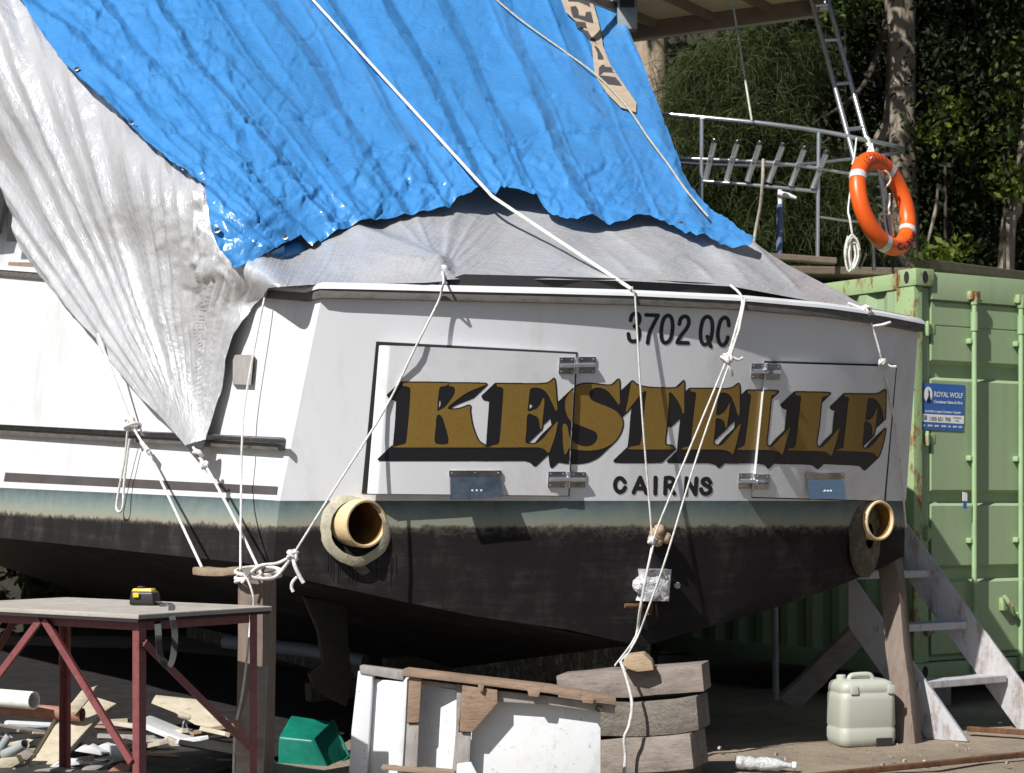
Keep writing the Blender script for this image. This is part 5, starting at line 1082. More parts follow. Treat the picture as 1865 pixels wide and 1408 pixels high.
for h, r_ in pr:
    for k in range(n):
        a = 6.283*k/n; j = 1+.22*mnoise.noise(V((math.cos(a)*2, math.sin(a)*2, h*26))); pts.append(b0+ax*h*1.02+(e1_*math.cos(a)+e2_*math.sin(a)*.8)*r_*j)
mb.add(pts, [(i*n+k, i*n+(k+1) % n, (i+1)*n+(k+1) % n, (i+1)*n+k) for i in range(len(pr)-1) for k in range(n)]); mb.build('body', M['bottle'], bt, smooth=40)
mb = MB(); mb.lathe([(0, .02), (.022, .02), (.022, .001)], b0+ax*.29, ax, 12); mb.build('cap', M['sign_white'], bt, smooth=40)
# ---------------------------------------------------------------- white wooden steps
st_ = thing('wooden_steps', 'white painted wooden steps with peeling paint leaning against the right side of the boat', 'steps', Pz(1760, 1350, 0))
def strg(toe, top, wd, th, side):
    h = V((top.x-toe.x, top.y-toe.y, 0)); L = h.length; h = h/L; Hh = top.z-toe.z; an = math.atan2(Hh, L); n = V((-h.y, h.x, 0))*side
    q = lambda x, z: toe+h*x+V((0, 0, z))
    mb = MB(); mb.prism([q(0, 0), q(L, Hh), q(L, Hh-wd/math.cos(an)), q(wd/math.sin(an), 0)], n*th); mb.build('stringer', M['stair'], st_, bevel=.005, smooth=40)
    return lambda z: q(L*z/Hh+wd*.5/math.sin(an), z)
toeL = Pz(1763, 1351, 0); toeR = P(1930, 1331, 12.12); toeR.z = 0
cL = strg(toeL, P(1545, 1042, 11.95), .2, .04, -1); cR = strg(toeR, P(1650, 950, 12.5), .2, .04, 1)
for zt2 in (.335, .66, .975):
    a, b = cL(zt2), cR(zt2); t = (b-a).normalized(); a = a+t*.022; b = b-t*.022; bk_ = V((-t.y, t.x, 0)); dep = .085
    mb = MB(); mb.prism([a-bk_*dep, b-bk_*dep, b+bk_*dep, a+bk_*dep], V((0, 0, -.045))); mb.build('tread', M['stair'], st_, bevel=.005)
# ---------------------------------------------------------------- shipping container
C0 = V((2.728, 13.4, .185)); UD = V((math.cos(R(33)), math.sin(R(33)), 0)); UL = V((-math.sin(R(33)), math.cos(R(33)), 0)); UZ = V((0, 0, 1)); ND = -UL
H, WC, LC = 2.80, 2.438, 2.99
con = thing('shipping_container', 'green shipping container with rusty corner and door lock rods', 'container', C0+UD*WC/2+UL*LC/2-V((0, 0, .185)))
def cp(u, l, z, out=0.0, outl=0.0): return C0+UD*u+UL*l+UZ*z+ND*out-UD*outl
# corrugated long side
mb = MB(); prof = []; l = .19
while l < LC-.15:
    prof += [(l, 0), (l+.072, 0), (l+.14, -.036), (l+.21, -.036)]; l += .278
for z1_, z2_ in ((.15, H-.12),):
    mb.grid([[cp(0, a, z1_, outl=o) for a, o in prof], [cp(0, a, z2_, outl=o) for a, o in prof]])
mb.build('side_wall', M['green'], con, smooth=20)
mb = MB(); mb.grid([[cp(WC, a, .15, outl=-o) for a, o in prof], [cp(WC, a, H-.12, outl=-o) for a, o in prof]]); mb.grid([[cp(0, LC-.05, .1), cp(WC, LC-.05, .1)], [cp(0, LC-.05, H-.1), cp(WC, LC-.05, H-.1)]]); mb.build('far_walls', M['green'], con, smooth=20)
mb = MB(); mb.grid([[cp(.03, .05, H-.03), cp(WC-.03, .05, H-.03)], [cp(.03, LC-.05, H-.03), cp(WC-.03, LC-.05, H-.03)]]); mb.build('roof', M['green'], con)
mb = MB(); mb.grid([[cp(.03, .05, .12), cp(WC-.03, .05, .12)], [cp(.03, LC-.05, .12), cp(WC-.03, LC-.05, .12)]]); mb.build('floor', M['bark_dark'], con)
def cbox(u0, u1, l0, l1, z0_, z1_, name, mat, bev=.006):
    mb = MB(); vs = [cp(u, l_, z) for z in (z0_, z1_) for l_ in (l0, l1) for u in (u0, u1)]
    mb.add(vs, [(0, 1, 3, 2), (4, 6, 7, 5), (0, 4, 5, 1), (2, 3, 7, 6), (0, 2, 6, 4), (1, 5, 7, 3)]); return mb.build(name, mat, con, bevel=bev, smooth=40)
cbox(-.012, .06, .162, LC-.162, H-.13, H-.02, 'top_side_rail', M['greenrust']); cbox(-.012, .05, .162, LC-.162, .03, .16, 'bottom_side_rail', M['green'])
for u in (0, WC-.075): cbox(u-.004 if u == 0 else u, u+.075, .0, .17, .12, H-.12, 'corner_post', M['greenrust'])
cbox(-.002, .04, .17, .19, .16, H-.13, 'corner_plate', M['green'])
cbox(.165, WC-.165, .0, .09, H-.20, H-.012, 'door_header', M['green']); cbox(.165, WC-.165, .0, .09, .02, .12, 'door_sill', M['green'])
cbox(.0765, .164, .03, .08, .12, H-.12, 'post_return', M['green'])
# corner castings with their slots
def casting(u, l, z):
    mb = MB(); cxx = u+.089; mb.box(C0+UD*cxx+UL*(l+.081)+UZ*(z+.059), .162+.016, .162+.012, .118, Matrix((UD, UL, UZ)).transposed())
    o = mb.build('corner_casting', M['greenrust'], con, bevel=.01, smooth=40)
    def oval(cn, e1, e2, a_, b_, nn): return [cn+e1*a_*math.cos(t)+e2*b_*math.sin(t)+nn for t in np.linspace(0, 6.283, 21)[:-1]]
    sl_ = MB(); sl_.prism(oval(C0+UD*cxx+UL*l+UZ*(z+.06), UD, UZ, .026, .042, ND*.0075), -ND*.004); sl_.build('casting_slot', M['dark_gap'], o); sl_ = MB()
    sl_.prism(oval(C0+UD*u+UL*(l+.08)+UZ*(z+.06), UL, UZ, .024, .042, -UD*.0025), UD*.004)
    sl_.build('casting_slot', M['dark_gap'], o)
for u in (-.006, WC-.178+.006):
    for z in (H-.115, 0): casting(u, -.012, z)
for z in (H-.115, 0): casting(-.006, LC-.165, z)
# door leaves: one profile of raised panels and recesses
zp = [(.125, -.002), (.15, -.002), (.175, .042), (.66, .042), (.685, -.002), (.755, -.002), (.78, .042), (1.19, .042), (1.215, -.002), (1.275, -.002), (1.30, .042), (2.05, .042), (2.075, -.002), (2.165, -.002), (2.19, .042), (2.42, .042), (2.423, .036), (2.429, .036), (2.432, .042), (2.585, .042), (2.59, .03), (2.598, .03)]
for k, (u0, u1) in enumerate(((.178, 1.213), (1.225, 2.26))):
    mb = MB(); mb.slab([[cp(u, .06, z, o) for u in (u0, (u0+u1)/2, u1)] for z, o in zp], [[cp(u, .06, z, o-.03) for u in (u0, (u0+u1)/2, u1)] for z, o in zp])
    lf = mb.build('door_leaf', M['green'], con, smooth=15)
    for ur in ((.546, 1.008) if k == 0 else (1.36, 1.90)):
        r_ = MB(); r_.tube([cp(ur, .06, .03, .085), cp(ur, .06, H-.14, .085)], .0185, 12); rod = r_.build('lock_rod', M['rod'], lf, smooth=50)
        b_ = MB(); b_.box(cp(ur, .06, H-.155, .08), .085, .05, .06, Matrix((UD, UL, UZ)).transposed()); b_.tube([cp(ur, .06, H-.22, .085), cp(ur, .06, H-.13, .085)], .026, 12); b_.build('rod_cam', M['greenrust'], rod, bevel=.006, smooth=40)
        b_ = MB(); b_.tube([cp(ur, .06, H-.40, .085), cp(ur, .06, H-.27, .085)], .026, 12); b_.build('rod_sleeve', M['rod'], rod, smooth=50)
        for zz in (.42, .95, 1.52, 2.33):
            b_ = MB(); b_.box(cp(ur, .06, zz, .066), .085, .045, .035, Matrix((UD, UL, UZ)).transposed()); b_.build('rod_guide', M['rod'], rod, bevel=.005, smooth=40)
    for zz in (.35, 1.0, 1.65, 2.40):
        uu = u0-.015 if k == 0 else u1+.015
        b_ = MB(); b_.box(cp(uu, .06, zz, .035), .10, .02, .07, Matrix((UD, UL, UZ)).transposed()); b_.tube([cp(uu-.03, .06, zz-.05, .05), cp(uu-.03, .06, zz+.05, .05)], .014, 8); b_.build('door_hinge', M['greenrust'], lf, bevel=.003, smooth=40)
    if k == 0:
        b_ = MB(); b_.box(cp(.86, .06, .50, .06), .05, .04, .09, Matrix((UD, UL, UZ)).transposed()); b_.tube([cp(.83, .06, .56, .09), cp(.87, .06, .49, .12), cp(.92, .06, .42, .1)], .018, 8); b_.build('handle_catch', M['greenrust'], lf, bevel=.004, smooth=40)
        b_ = MB(); b_.tube([cp(1.10, .06, .96, .11), cp(.80, .06, .99, .115)], .012, 8); 
def dface(px, py, out=.0):
    o = V((0, 0, EZ)); d = P(px, py, 1)-o; q = cp(0, .06, 0, .042+out); return o+d*((q-o).dot(ND)/d.dot(ND))
sg = thing('container_sign', 'blue and white company sign on the green container door', 'sign', dface(1719, 740, .001))
S4 = [(1681.5, 697), (1757.5, 701.5), (1755, 785.5), (1680, 782)]
def sgp(u, v, out): return dface(lerp(lerp(S4[0][0], S4[1][0], u), lerp(S4[3][0], S4[2][0], u), v), lerp(lerp(S4[0][1], S4[1][1], u), lerp(S4[3][1], S4[2][1], u), v), out)
mb = MB(); mb.slab([[sgp(0, 0, .005), sgp(1, 0, .005)], [sgp(0, 1, .005), sgp(1, 1, .005)]], [[sgp(0, 0, .001), sgp(1, 0, .001)], [sgp(0, 1, .001), sgp(1, 1, .001)]]); mb.build('board', M['sign_blue'], sg)
mb = MB(); mb.add([sgp(-.002, .665, .0062), sgp(1, .668, .0062), sgp(1, .842, .0062), sgp(-.002, .835, .0062)], [(0, 1, 2, 3)]); mb.build('white_strip', M['sign_white'], sg)
mb = MB(); mb.add([sgp(.125+.10*math.cos(a), .245+.165*math.sin(a), .0062) for a in np.linspace(0, 6.283, 29)[:-1]], [tuple(range(28))]); mb.build('logo_disc', M['sign_white'], sg)
mb = MB(); mb.add([sgp(x, y, .0074) for x, y in ((.115, .12), (.13, .15), (.155, .165), (.165, .21), (.16, .26), (.18, .31), (.19, .38), (.195, .415), (.085, .415), (.09, .37), (.115, .32), (.13, .27), (.135, .22), (.122, .2), (.128, .18), (.118, .155))], [tuple(range(16))]); mb.build('logo_wolf', M['sign_black'], sg)
def stext(body, u0, u1, vb, cap, mat, name, bold=.01, out=.0074): text_on(body, lambda u, v: sgp(lerp(u0, u1, u), vb-v*cap, out), name, M[mat], sg, bold=bold)
stext('ROYAL WOLF', .27, .955, .285, .115, 'sign_white', 'sign_title', .02)
stext('Container Sales & Hire', .27, .955, .42, .062, 'sign_white', 'sign_subtitle', .03)
stext('Australia\u2019s Largest Container Supplier', .05, .93, .625, .055, 'sign_white', 'sign_line', .02)
stext('1300 651 700', .17, .68, .80, .085, 'sign_grey', 'sign_number', .02)
stext('AUSTRALIA', .73, .94, .735, .035, 'sign_grey', 'sign_small_print', .02); stext('WIDE', .79, .88, .80, .035, 'sign_grey', 'sign_small_print', .02)
mb = MB()
for (x0, x1, y0, y1) in ((.04, .11, .70, .72), (.045, .105, .735, .79)): mb.add([sgp(x0, y0, .0074), sgp(x1, y0, .0074), sgp(x1, y1, .0074), sgp(x0, y1, .0074)], [(0, 1, 2, 3)])
mb.build('phone_symbol', M['sign_grey'], sg)
mb = MB()                                             # the bottom line is too small to read: worn marks of the same lengths
for (x0, x1) in ((.02, .07), (.13, .25), (.30, .40), (.46, .58), (.63, .69), (.74, .84), (.88, .97)):
    n_ = max(2, int((x1-x0)/.028))
    for q in range(n_):
        a_ = lerp(x0, x1, q/n_); b__ = lerp(x0, x1, (q+.72)/n_); mb.add([sgp(a_, .89+.004*(q % 2), .0074), sgp(b__, .89, .0074), sgp(b__, .935, .0074), sgp(a_, .935-.004*(q % 3), .0074)], [(0, 1, 2, 3)])
mb.build('sign_bottom_line', M['sign_white'], sg)
tg = thing('paper_tag', 'small white and blue tag tied to the first lock rod of the container', 'tag', dface(1757, 910, .1))
mb = MB(); mb.prism([dface(x, y, .07) for x, y in ((1753, 896), (1761, 898), (1761, 913), (1753, 912))], ND*.004); mb.build('white_label', M['sign_white'], tg); mb = MB(); mb.prism([dface(x, y, .07) for x, y in ((1754, 913), (1760, 913.5), (1760, 927), (1754, 926))], ND*.004); mb.build('blue_label', M['sign_blue'], tg)
# blocks under the container corners
for (u, l_, lab) in ((.1, .1, 'timber bearer under the near corner of the green container'), (WC-.1, .1, 'timber bearer under the right corner of the green container'), (.1, LC-.1, 'timber bearer under the far corner of the green container')):
    q = C0+UD*u+UL*l_; mb = MB(); mb.box(V((q.x, q.y, .092)), .4, .3, .182, Matrix((UD, UL, UZ)).transposed()); tag(mb.build('timber_bearer', M['block'], None, bevel=.01), lab, 'block')
# ---------------------------------------------------------------- the second boat, behind the container
DB2 = 14.6
b2 = thing('fishing_boat', 'second boat behind the green container with polished rails, rod holders and a canopy', 'boat', P(1480, 700, 16)-V((0, 0, P(1480, 700, 16).z)))
hz = P(1450, 476, DB2).z
mb = MB()
h2 = [V((-.6, 18.9, hz)), V((4.2, 18.9, hz)), V((4.4, 22.5, hz+.1)), V((1.8, 25.5, hz+.3)), V((-.9, 22.5, hz+.1))]; cen = sum(h2, V())/5
lo = [V((lerp(p.x, cen.x, .45), lerp(p.y, cen.y, .3), .9)) for p in h2]; mdl = [V((lerp(p.x, cen.x, .06), lerp(p.y, cen.y, .04), 2.0)) for p in h2]
mb.add(h2+mdl+lo, [(0, 1, 6, 5), (1, 2, 7, 6), (2, 3, 8, 7), (3, 4, 9, 8), (4, 0, 5, 9), (5, 6, 11, 10), (6, 7, 12, 11), (7, 8, 13, 12), (8, 9, 14, 13), (9, 5, 10, 14), (0, 4, 3, 2, 1), (10, 11, 12, 13, 14)])
mb.build('hull', M['canopy_beam'], b2, bevel=.03, smooth=40)
mb = MB(); mb.prism([V((.62, DB2-.02, hz-.07)), V((3.3, DB2+.35, hz-.07)), V((4.1, DB2+1.5, hz-.07)), V((4.15, 18.85, hz-.07)), V((-.4, 18.85, hz-.07))], V((0, 0, .06))); mb.build('stern_deck', M['deck'], b2, bevel=.01)
mb = MB(); mb.beam(P(1340, 463, DB2-.05), P(1522, 476, DB2-.02), .10, .045); mb.beam(P(1680, 482, DB2-.2), P(1900, 509, DB2+1.2), .14, .07); mb.build('deck_edge', M['deck'], b2, bevel=.008)
tb = lambda pts, r, nm='rail', sub=5, mat='polished': (lambda m_: m_.build(nm, M[mat], b2, smooth=60))(MB().tube(resample(pts, sub), r, 10))
q2 = lambda x, y, o=0: P(x, y, DB2+o)
tb([q2(1100, 203, .35), q2(1195, 207, .25), q2(1290, 215, .1), q2(1400, 226), q2(1500, 240), q2(1580, 256), q2(1630, 266, .2), q2(1644, 272, .45), q2(1635, 278, .7), q2(1560, 288, .85), q2(1440, 300, .95), q2(1300, 300, 1.0), q2(1150, 290, 1.1)], .0175, 'top_rail')
tb([q2(1200, 289, .22), q2(1278, 290, .1), q2(1400, 296), q2(1500, 308)], .014, 'mid_rail')
tb([q2(1500, 308), q2(1545, 316, .05), q2(1600, 318, .3)], .012, 'mid_rail')
tb([q2(1281, 330, .1), q2(1380, 338), q2(1490, 349)], .014, 'lower_rail')
tb([q2(1492, 395), q2(1560, 404, .1), q2(1600, 400, .4)], .009, 'lower_rail')
for x0, y0, x1, y1, o in ((1278, 216, 1277, 470, .1), (1491, 241, 1489, 478, 0)): tb([q2(x0, y0, o), q2((x0+x1)/2, (y0+y1)/2, o), q2(x1, y1, o)], .0155, 'stanchion')
tops = [(1302, 256), (1344, 258), (1385, 260), (1427, 263), (1466, 269), (1506, 277)]; bots = [(1285, 327), (1323, 329), (1361, 331), (1400, 333), (1440, 339), (1480, 344)]
for (a, b), (e, f) in zip(tops, bots):
    t_, u_ = q2(a, b, -.05), q2(e, f, -.02); ax = (t_-u_); L = ax.length; m_ = MB(); m_.lathe([(0, .001), (0, .022), (L-.006, .022), (L, .027), (L+.006, .025), (L+.004, .02), (L-.1, .0195), (L-.1, .001)], u_, ax, 14); rh = m_.build('rod_holder', M['polished'], b2, smooth=50)
    m_ = MB(); m_.lathe([(0, .023), (.0, .028), (.022, .029), (.024, .023)], t_-ax.normalized()*.018, ax, 14); m_.build('rim', M['black_plastic'], rh, smooth=50)
    m_ = MB(); m_.box(u_.lerp(t_, .52), .04, .07, .035); m_.build('clamp', M['steel'], rh, bevel=.004)
# canopy
cz = 5.05; far = [P(1040, 88, 15.7), P(1487, 24, 15.7)]
fa, fb = far; fb.z = fa.z = (fa.z+fb.z)/2; fa.z -= .13; fb.z += .13
tow = V((.0, -1, .0)); dep = 1.6; lft = (fa-fb).normalized()
A_ = [fb, fb+lft*1.68, fb+lft*1.68+tow*dep, fb+tow*dep]
mb = MB(); mb.prism([p+V((0, 0, .12)) for p in A_], V((0, 0, .05))); cn_ = mb.build('canopy_roof', M['canopy'], b2, bevel=.01)
mb = MB(); mb.beam(A_[0]+V((0, 0, .06)), A_[1]+V((0, 0, .06)), .06, .118); mb.beam(A_[0]+V((0, 0, .06))-lft*-.03, A_[3]+V((0, 0, .06))+lft*.03, .06, .11); mb.build('edge_beam', M['canopy_beam'], cn_, bevel=.006)
mb = MB(); mb.beam(A_[0]+V((0, .045, .0)), A_[1]+V((0, .045, .0)), .03, .03); mb.build('edge_trim', M['canopy_edge'], cn_, bevel=.004)
for k in (.38, .85, 1.3):
    mb = MB(); a = A_[0]+lft*k+V((0, -.04, .085)); mb.beam(a, a+tow*(dep-.1)+lft*.75, .04, .066); mb.build('rafter', M['canopy_beam'], cn_, bevel=.004)
mb = MB(); mb.box(A_[0]-lft*.05+V((0, 0, .06)), .12, .1, .08); mb.build('corner_fitting', M['sign_white'], cn_, bevel=.02, smooth=50)
mb = MB(); q = P(1142, 20, 14.9); mb.box(q, .15, .12, .3); ib = mb.build('instrument_box', M['grey_pipe'], b2, bevel=.012, smooth=40)
mb = MB(); q_ = P(1142, 4, 14.82); mb.box(q_+V((0, -.012, 0)), .11, .01, .08); mb.build('display', M['dark_gap'], ib)
# ladder from the canopy down to the rail
ld = MB(); la, lb = [P(1470, -30, 15.3), P(1556, 290, 14.5)], [P(1499, -30, 15.3), P(1587, 285, 14.62)]
lad = thing('ladder', 'polished metal ladder leaning from the canopy down to the boat rail', 'ladder', lb[1])
for s_ in (la, lb): MB().tube(s_, .0195, 12).build('side_rail', M['polished'], lad, smooth=60)
for t in (.13, .335, .585, .84): MB().tube([la[0].lerp(la[1], t), lb[0].lerp(lb[1], t)], .0155, 10).build('rung', M['polished'], lad, smooth=60)
# pole with white winch head
mb = MB(); mb.tube([q2(1421, 372, .3), q2(1419, 474, .3)], .026, 10); pole = mb.build('pole', M['pole_blue'], b2, smooth=60)
mb = MB(); mb.tube([q2(1421, 345, .3), q2(1421, 372, .3)], .018, 10); mb.tube([q2(1417, 352, .28), q2(1436, 356, .26), q2(1450, 361, .26)], [.022, .02, .012], 8); mb.build('pole_head', M['sign_white'], pole, smooth=50)
mb = MB(); mb.tube(resample([q2(1390, 290, -.02), q2(1389, 330, -.03), q2(1385, 375, .05), q2(1378, 410, .1), q2(1371, 452, .1)], 5), .0125, 8); tag(mb.build('hanging_rope', M['rope_old'], None, smooth=60), 'thick cream rope hanging from the rod holder rail of the second boat', 'rope')
mb = MB(); mb.tube([P(1322, -70, 15.0), P(1341, 45, 14.9), P(1369, 219, 14.56)], .0075, 6); tag(mb.build('cord', M['rope_green'], None, smooth=60), 'thin green flecked cord from the canopy to the top rail of the second boat', 'rope')
# lifebuoy
LB = P(1608.5, 371, 13.9); a1 = V((.30, 0, -.954)).normalized(); a2 = V((.954, 0, .30))*.64+V((0, .768, 0)); a2.normalize(); LR, lr = .318, .063
nb_ = a1.cross(a2).normalized()
if nb_.y > 0: nb_ = -nb_
buoy = thing('lifebuoy', 'orange lifebuoy with silver bands and dark lettering hung on the ladder', 'lifebuoy', LB)
def tor(a, b, rr=lr): e = a1*math.cos(a)+a2*math.sin(a); return LB+e*(LR+rr*math.cos(b))+nb_*rr*math.sin(b)*.92
n1, n2 = 64, 22; mb = MB(); mb.add([tor(6.28318*i/n1, 6.28318*j/n2) for i in range(n1) for j in range(n2)], [(i*n2+j, ((i+1) % n1)*n2+j, ((i+1) % n1)*n2+(j+1) % n2, i*n2+(j+1) % n2) for i in range(n1) for j in range(n2)]); mb.build('ring', M['orange'], buoy, smooth=180)
for a0 in (.78, 2.38, 4.0, 5.72):
    mb = MB(); n = 22; rows = [[tor(a0+da, 6.28318*j/n, lr+.003) for j in range(n+1)] for da in (-.075, -.025, .025, .075)]; mb.grid(rows); mb.build('reflective_band', M['band'], buoy, smooth=180)
text_on('CAIRNS', lambda u, v: tor(lerp(-.28, .66, u), .95+v*.85, lr+.003), 'lower_lettering', M['purple'], buoy, bold=.025)
mb = MB(); rq = random.Random(3)
for k in range(7):
    a = lerp(3.62, 2.72, k/6)
    for q in range(3):
        b0_ = rq.uniform(.75, 1.1)+q*.22; w_ = rq.uniform(.012, .03); h_ = rq.uniform(.14, .3); mb.add([tor(a, b0_, lr+.003), tor(a+w_, b0_, lr+.003), tor(a+w_+.01, b0_+h_, lr+.003), tor(a+.008, b0_+h_, lr+.003)], [(0, 1, 2, 3)])
mb.build('upper_lettering', M['purple'], buoy, fix=False)
# hanging things on the ladder foot: rope hank, lanyard and shackle jumble
hk = MB(); h0 = P(1553, 432, 14.2)
for k in range(7):
    w_ = .03+.012*random.random(); o = V((random.uniform(-.025, .025), random.uniform(-.03, .03), random.uniform(-.02, .01))); L = .20+.05*random.random()
    hk.tube(resample([h0+o+V((-w_*.4, 0, 0)), h0+o+V((-w_, 0, -L*.5)), h0+o+V((-.01, 0, -L)), h0+o+V((w_, 0, -L*.55)), h0+o+V((w_*.4, 0, 0))], 4), .009, 6)
for z in (-.015, -.03, -.045): hk.tube([h0+V((.032*math.cos(a), .032*math.sin(a), z)) for a in np.linspace(0, 6.283, 11)[:-1]], .0085, 6, closed=True)
hk.tube(resample([h0, P(1548, 400, 14.2), P(1545, 380, 14.25), P(1552, 330, 14.4), P(1560, 288, 14.5)], 4), .008, 6)
hk.tube(resample([P(1549, 445, 14.16), P(1546, 436, 14.14), P(1552, 428, 14.14), P(1562, 440, 14.14), P(1566, 455, 14.15)], 4), .008, 6)
tag(hk.build('rope_hank', M['rope'], None, smooth=60), 'coiled white rope hank hanging below the lifebuoy', 'rope')
lt = thing('rescue_light', 'silver rescue light and tangled lanyard hanging inside the lifebuoy ring', 'light', P(1612, 372, 14.05))
mb = MB(); mb.tube([P(1606, 322, 14.05), P(1612, 372, 14.05), P(1622, 425, 14.08)], [.022, .03, .03], 10); mb.tube([P(1622, 425, 14.08), P(1624, 440, 14.08)], [.036, .03], 10); mb.tube([P(1603, 300, 14.0), P(1606, 322, 14.05)], [.03, .026], 10); mb.build('tube', M['steel'], lt, smooth=50)
mb = MB(); rq = random.Random(8)
for k in range(6):
    pts = [P(1606+rq.uniform(-10, 16), 305+k*16+rq.uniform(-8, 8)+q*14, 13.98+rq.uniform(-.04, .03)) for q in range(4)]; mb.tube(resample(pts, 4), .007, 6)
mb.tube(resample([P(1588, 262, 14.2), P(1592, 285, 13.95), P(1597, 300, 13.95), P(1607, 345, 13.95), P(1611, 400, 13.95), P(1618, 437, 13.9)], 4), .009, 6); mb.build('lanyard', M['rope'], lt, smooth=60)
hg = MB(); hg.tube(resample([P(1580, 250, 14.55), P(1584, 268, 14.2), P(1576, 285, 13.88), P(1580, 292, 13.8), P(1588, 284, 13.86), P(1586, 266, 14.25), P(1582, 252, 14.6)], 4), .009, 6); hg.tube(resample([P(1560, 252, 14.4), P(1556, 285, 14.0), P(1552, 300, 13.95)], 4), .007, 6)
tag(hg.build('hanging_line', M['rope'], None, smooth=60), 'white line tying the lifebuoy to the ladder foot', 'rope')
sh = MB(); sh.tube(resample([P(1578, 462, 14.3), P(1572, 475, 14.3), P(1566, 490, 14.3)], 3), .008, 6); sh.tube([P(1590, 440, 14.4), P(1592, 492, 14.4)], .014, 8); tag(sh.build('mooring_bar', M['steel'], None, smooth=60), 'short metal bar and hook below the lifebuoy', 'fitting')
# ---------------------------------------------------------------- forest
def leaves(centers, dirs, l, wd, r):
    n = len(centers); d = dirs/np.linalg.norm(dirs, axis=1)[:, None]; rn = r.normal(size=(n, 3)); s_ = np.cross(d, rn); s_ /= np.linalg.norm(s_, axis=1)[:, None]+1e-9
    L = l*(.7+.6*r.random((n, 1))); Wd = wd*(.7+.6*r.random((n, 1)))
    v = np.stack([centers-d*L/2, centers+s_*Wd/2, centers+d*L/2, centers-s_*Wd/2], 1).reshape(-1, 3); return v, np.arange(4*n).reshape(-1, 4)
def clumps(lo, hi, nc, per, spread, r, shape=None, squash=.75):
    c0 = lo+(hi-lo)*r.random((nc, 3))
    if shape is not None: c0 = c0[shape(c0)]
    s_ = spread*(.55+.9*r.random((len(c0), 1, 1)))
    p = c0[:, None, :]+r.normal(size=(len(c0), per, 3))*s_*np.array([1, 1, squash]); return p.reshape(-1, 3)
def trunk(pts, rads, mat, parent, name='trunk', n=18, rough=.06, seed=1):
    pp = resample([V(p) for p in pts], 6); m_ = len(pp); rr_ = [interp(i/(m_-1)*(len(rads)-1), list(enumerate(rads))) for i in range(m_)]
    mb = MB(); mb.tube(pp, rr_, n)
    for i, v_ in enumerate(mb.v):
        k = i//n; cpt = pp[min(k, m_-1)]; dv = v_-cpt; mb.v[i] = cpt+dv*(1+rough*2*mnoise.noise(V((v_.x*5+seed, v_.y*5, v_.z*1.2)))+rough*mnoise.noise(V((v_.x*16, v_.y*16, v_.z*5+seed))))
    return mb.build(name, mat, parent, smooth=70, fix=False)
r_ = np.random.default_rng(5)
def shade_crown(tree, x0, x1, y0, y1, z0_, z1_, nc, per, spread, size, mat='leaf_dark', holes=None):  # leaf masses above the frame, added to shade the forest below
    p = clumps(np.array([x0, y0, z0_]), np.array([x1, y1, z1_]), nc, per, spread, r_, shape=holes); d = r_.normal(size=p.shape)+np.array([0, 0, -.5]); v_, f_ = leaves(p, d, size*1.5, size, r_)
    np_mesh('crown', v_, f_, M[mat], tree)
keepz = lambda c_: (c_[:, 2] > 7.0+.0*c_[:, 0])
# pale flaky tree behind the canopy
t1 = thing('tree', 'pale flaky barked tree trunk behind the blue tarpaulin edge', 'tree', P(1190, 912, 19.2)-V((0, 0, EZ)), 'trees behind the boats')
b0 = P(1190, 912, 19.2); trunk([V((b0.x+.05, b0.y, -.1)), V((b0.x, b0.y, 2)), V((b0.x, b0.y, 4.4)), V((b0.x-.05, b0.y, 6)), V((b0.x-.2, b0.y, 10.5))], [.3, .25, .19, .19, .12], M['bark_pale'], t1, rough=.09)
for k in range(4): trunk([V((b0.x-.1, b0.y, 7+k*.8)), V((b0.x+(-1.2+.8*k), b0.y-1.5, 8.6+k*.6)), V((b0.x+(-2.6+1.7*k), b0.y-3.4, 9.6+k*.3))], [.09, .06, .02], M['bark_pale'], t1, 'limb', 8)
shade_crown(t1, -4.2, 1.0, 17.2, 20, 7.8, 11.5, 70, 80, .5, .10)
# grey gum
t2 = thing('tree', 'tall grey gum trunk mottled with sun beside the ladder', 'tree', P(1640, 912, 19)-V((0, 0, EZ)), 'trees behind the boats')
tx = lambda px, py, d=19: P(px, py, d)
q0_ = tx(1648, 912); trunk([V((q0_.x+.05, 19, -.1)), tx(1650, 480), tx(1648, 320), tx(1640, 250), tx(1641, 150), tx(1640, 60), tx(1637, -60), tx(1625, -400), tx(1620, -700)], [.2, .14, .115, .165, .14, .135, .16, .14, .1], M['bark_grey'], t2, rough=.07)
trunk([tx(1628, 225), tx(1600, 255, 18.9), tx(1588, 300, 18.8), tx(1580, 330, 18.8)], [.09, .06, .04, .02], M['bark_grey'], t2, 'limb', 10)
trunk([tx(1615, 40), tx(1590, 120, 18.7), tx(1560, 170, 18.5), tx(1500, 215, 18.4)], [.04, .03, .02, .01], M['bark_dark'], t2, 'limb', 8)
for k in range(5): trunk([tx(1632, -150-k*80), V((q0_.x-2.2+1.1*k, 17, 8.6+k*.5)), V((q0_.x-3.2+1.9*k, 14.8, 9.8+k*.3))], [.09, .06, .02], M['bark_grey'], t2, 'limb', 8)
shade_crown(t2, 1.2, 8.2, 13.4, 19.5, 7.7, 11.5, 170, 80, .5, .10)
t3 = thing('tree', 'thin leaning tree trunk at the right edge', 'tree', P(1822, 912, 18.4)-V((0, 0, EZ)), 'trees behind the boats')
trunk([V((P(1815, 912, 18.4).x, 18.4, -.1)), tx(1832, 480, 18.4), tx(1850, 380, 18.4), tx(1858, 300, 18.4), tx(1875, 180, 18.4), tx(1905, -100, 18.4), tx(1915, -300, 18.2)], [.1, .075, .06, .05, .045, .04, .03], M['bark_grey'], t3, rough=.08)
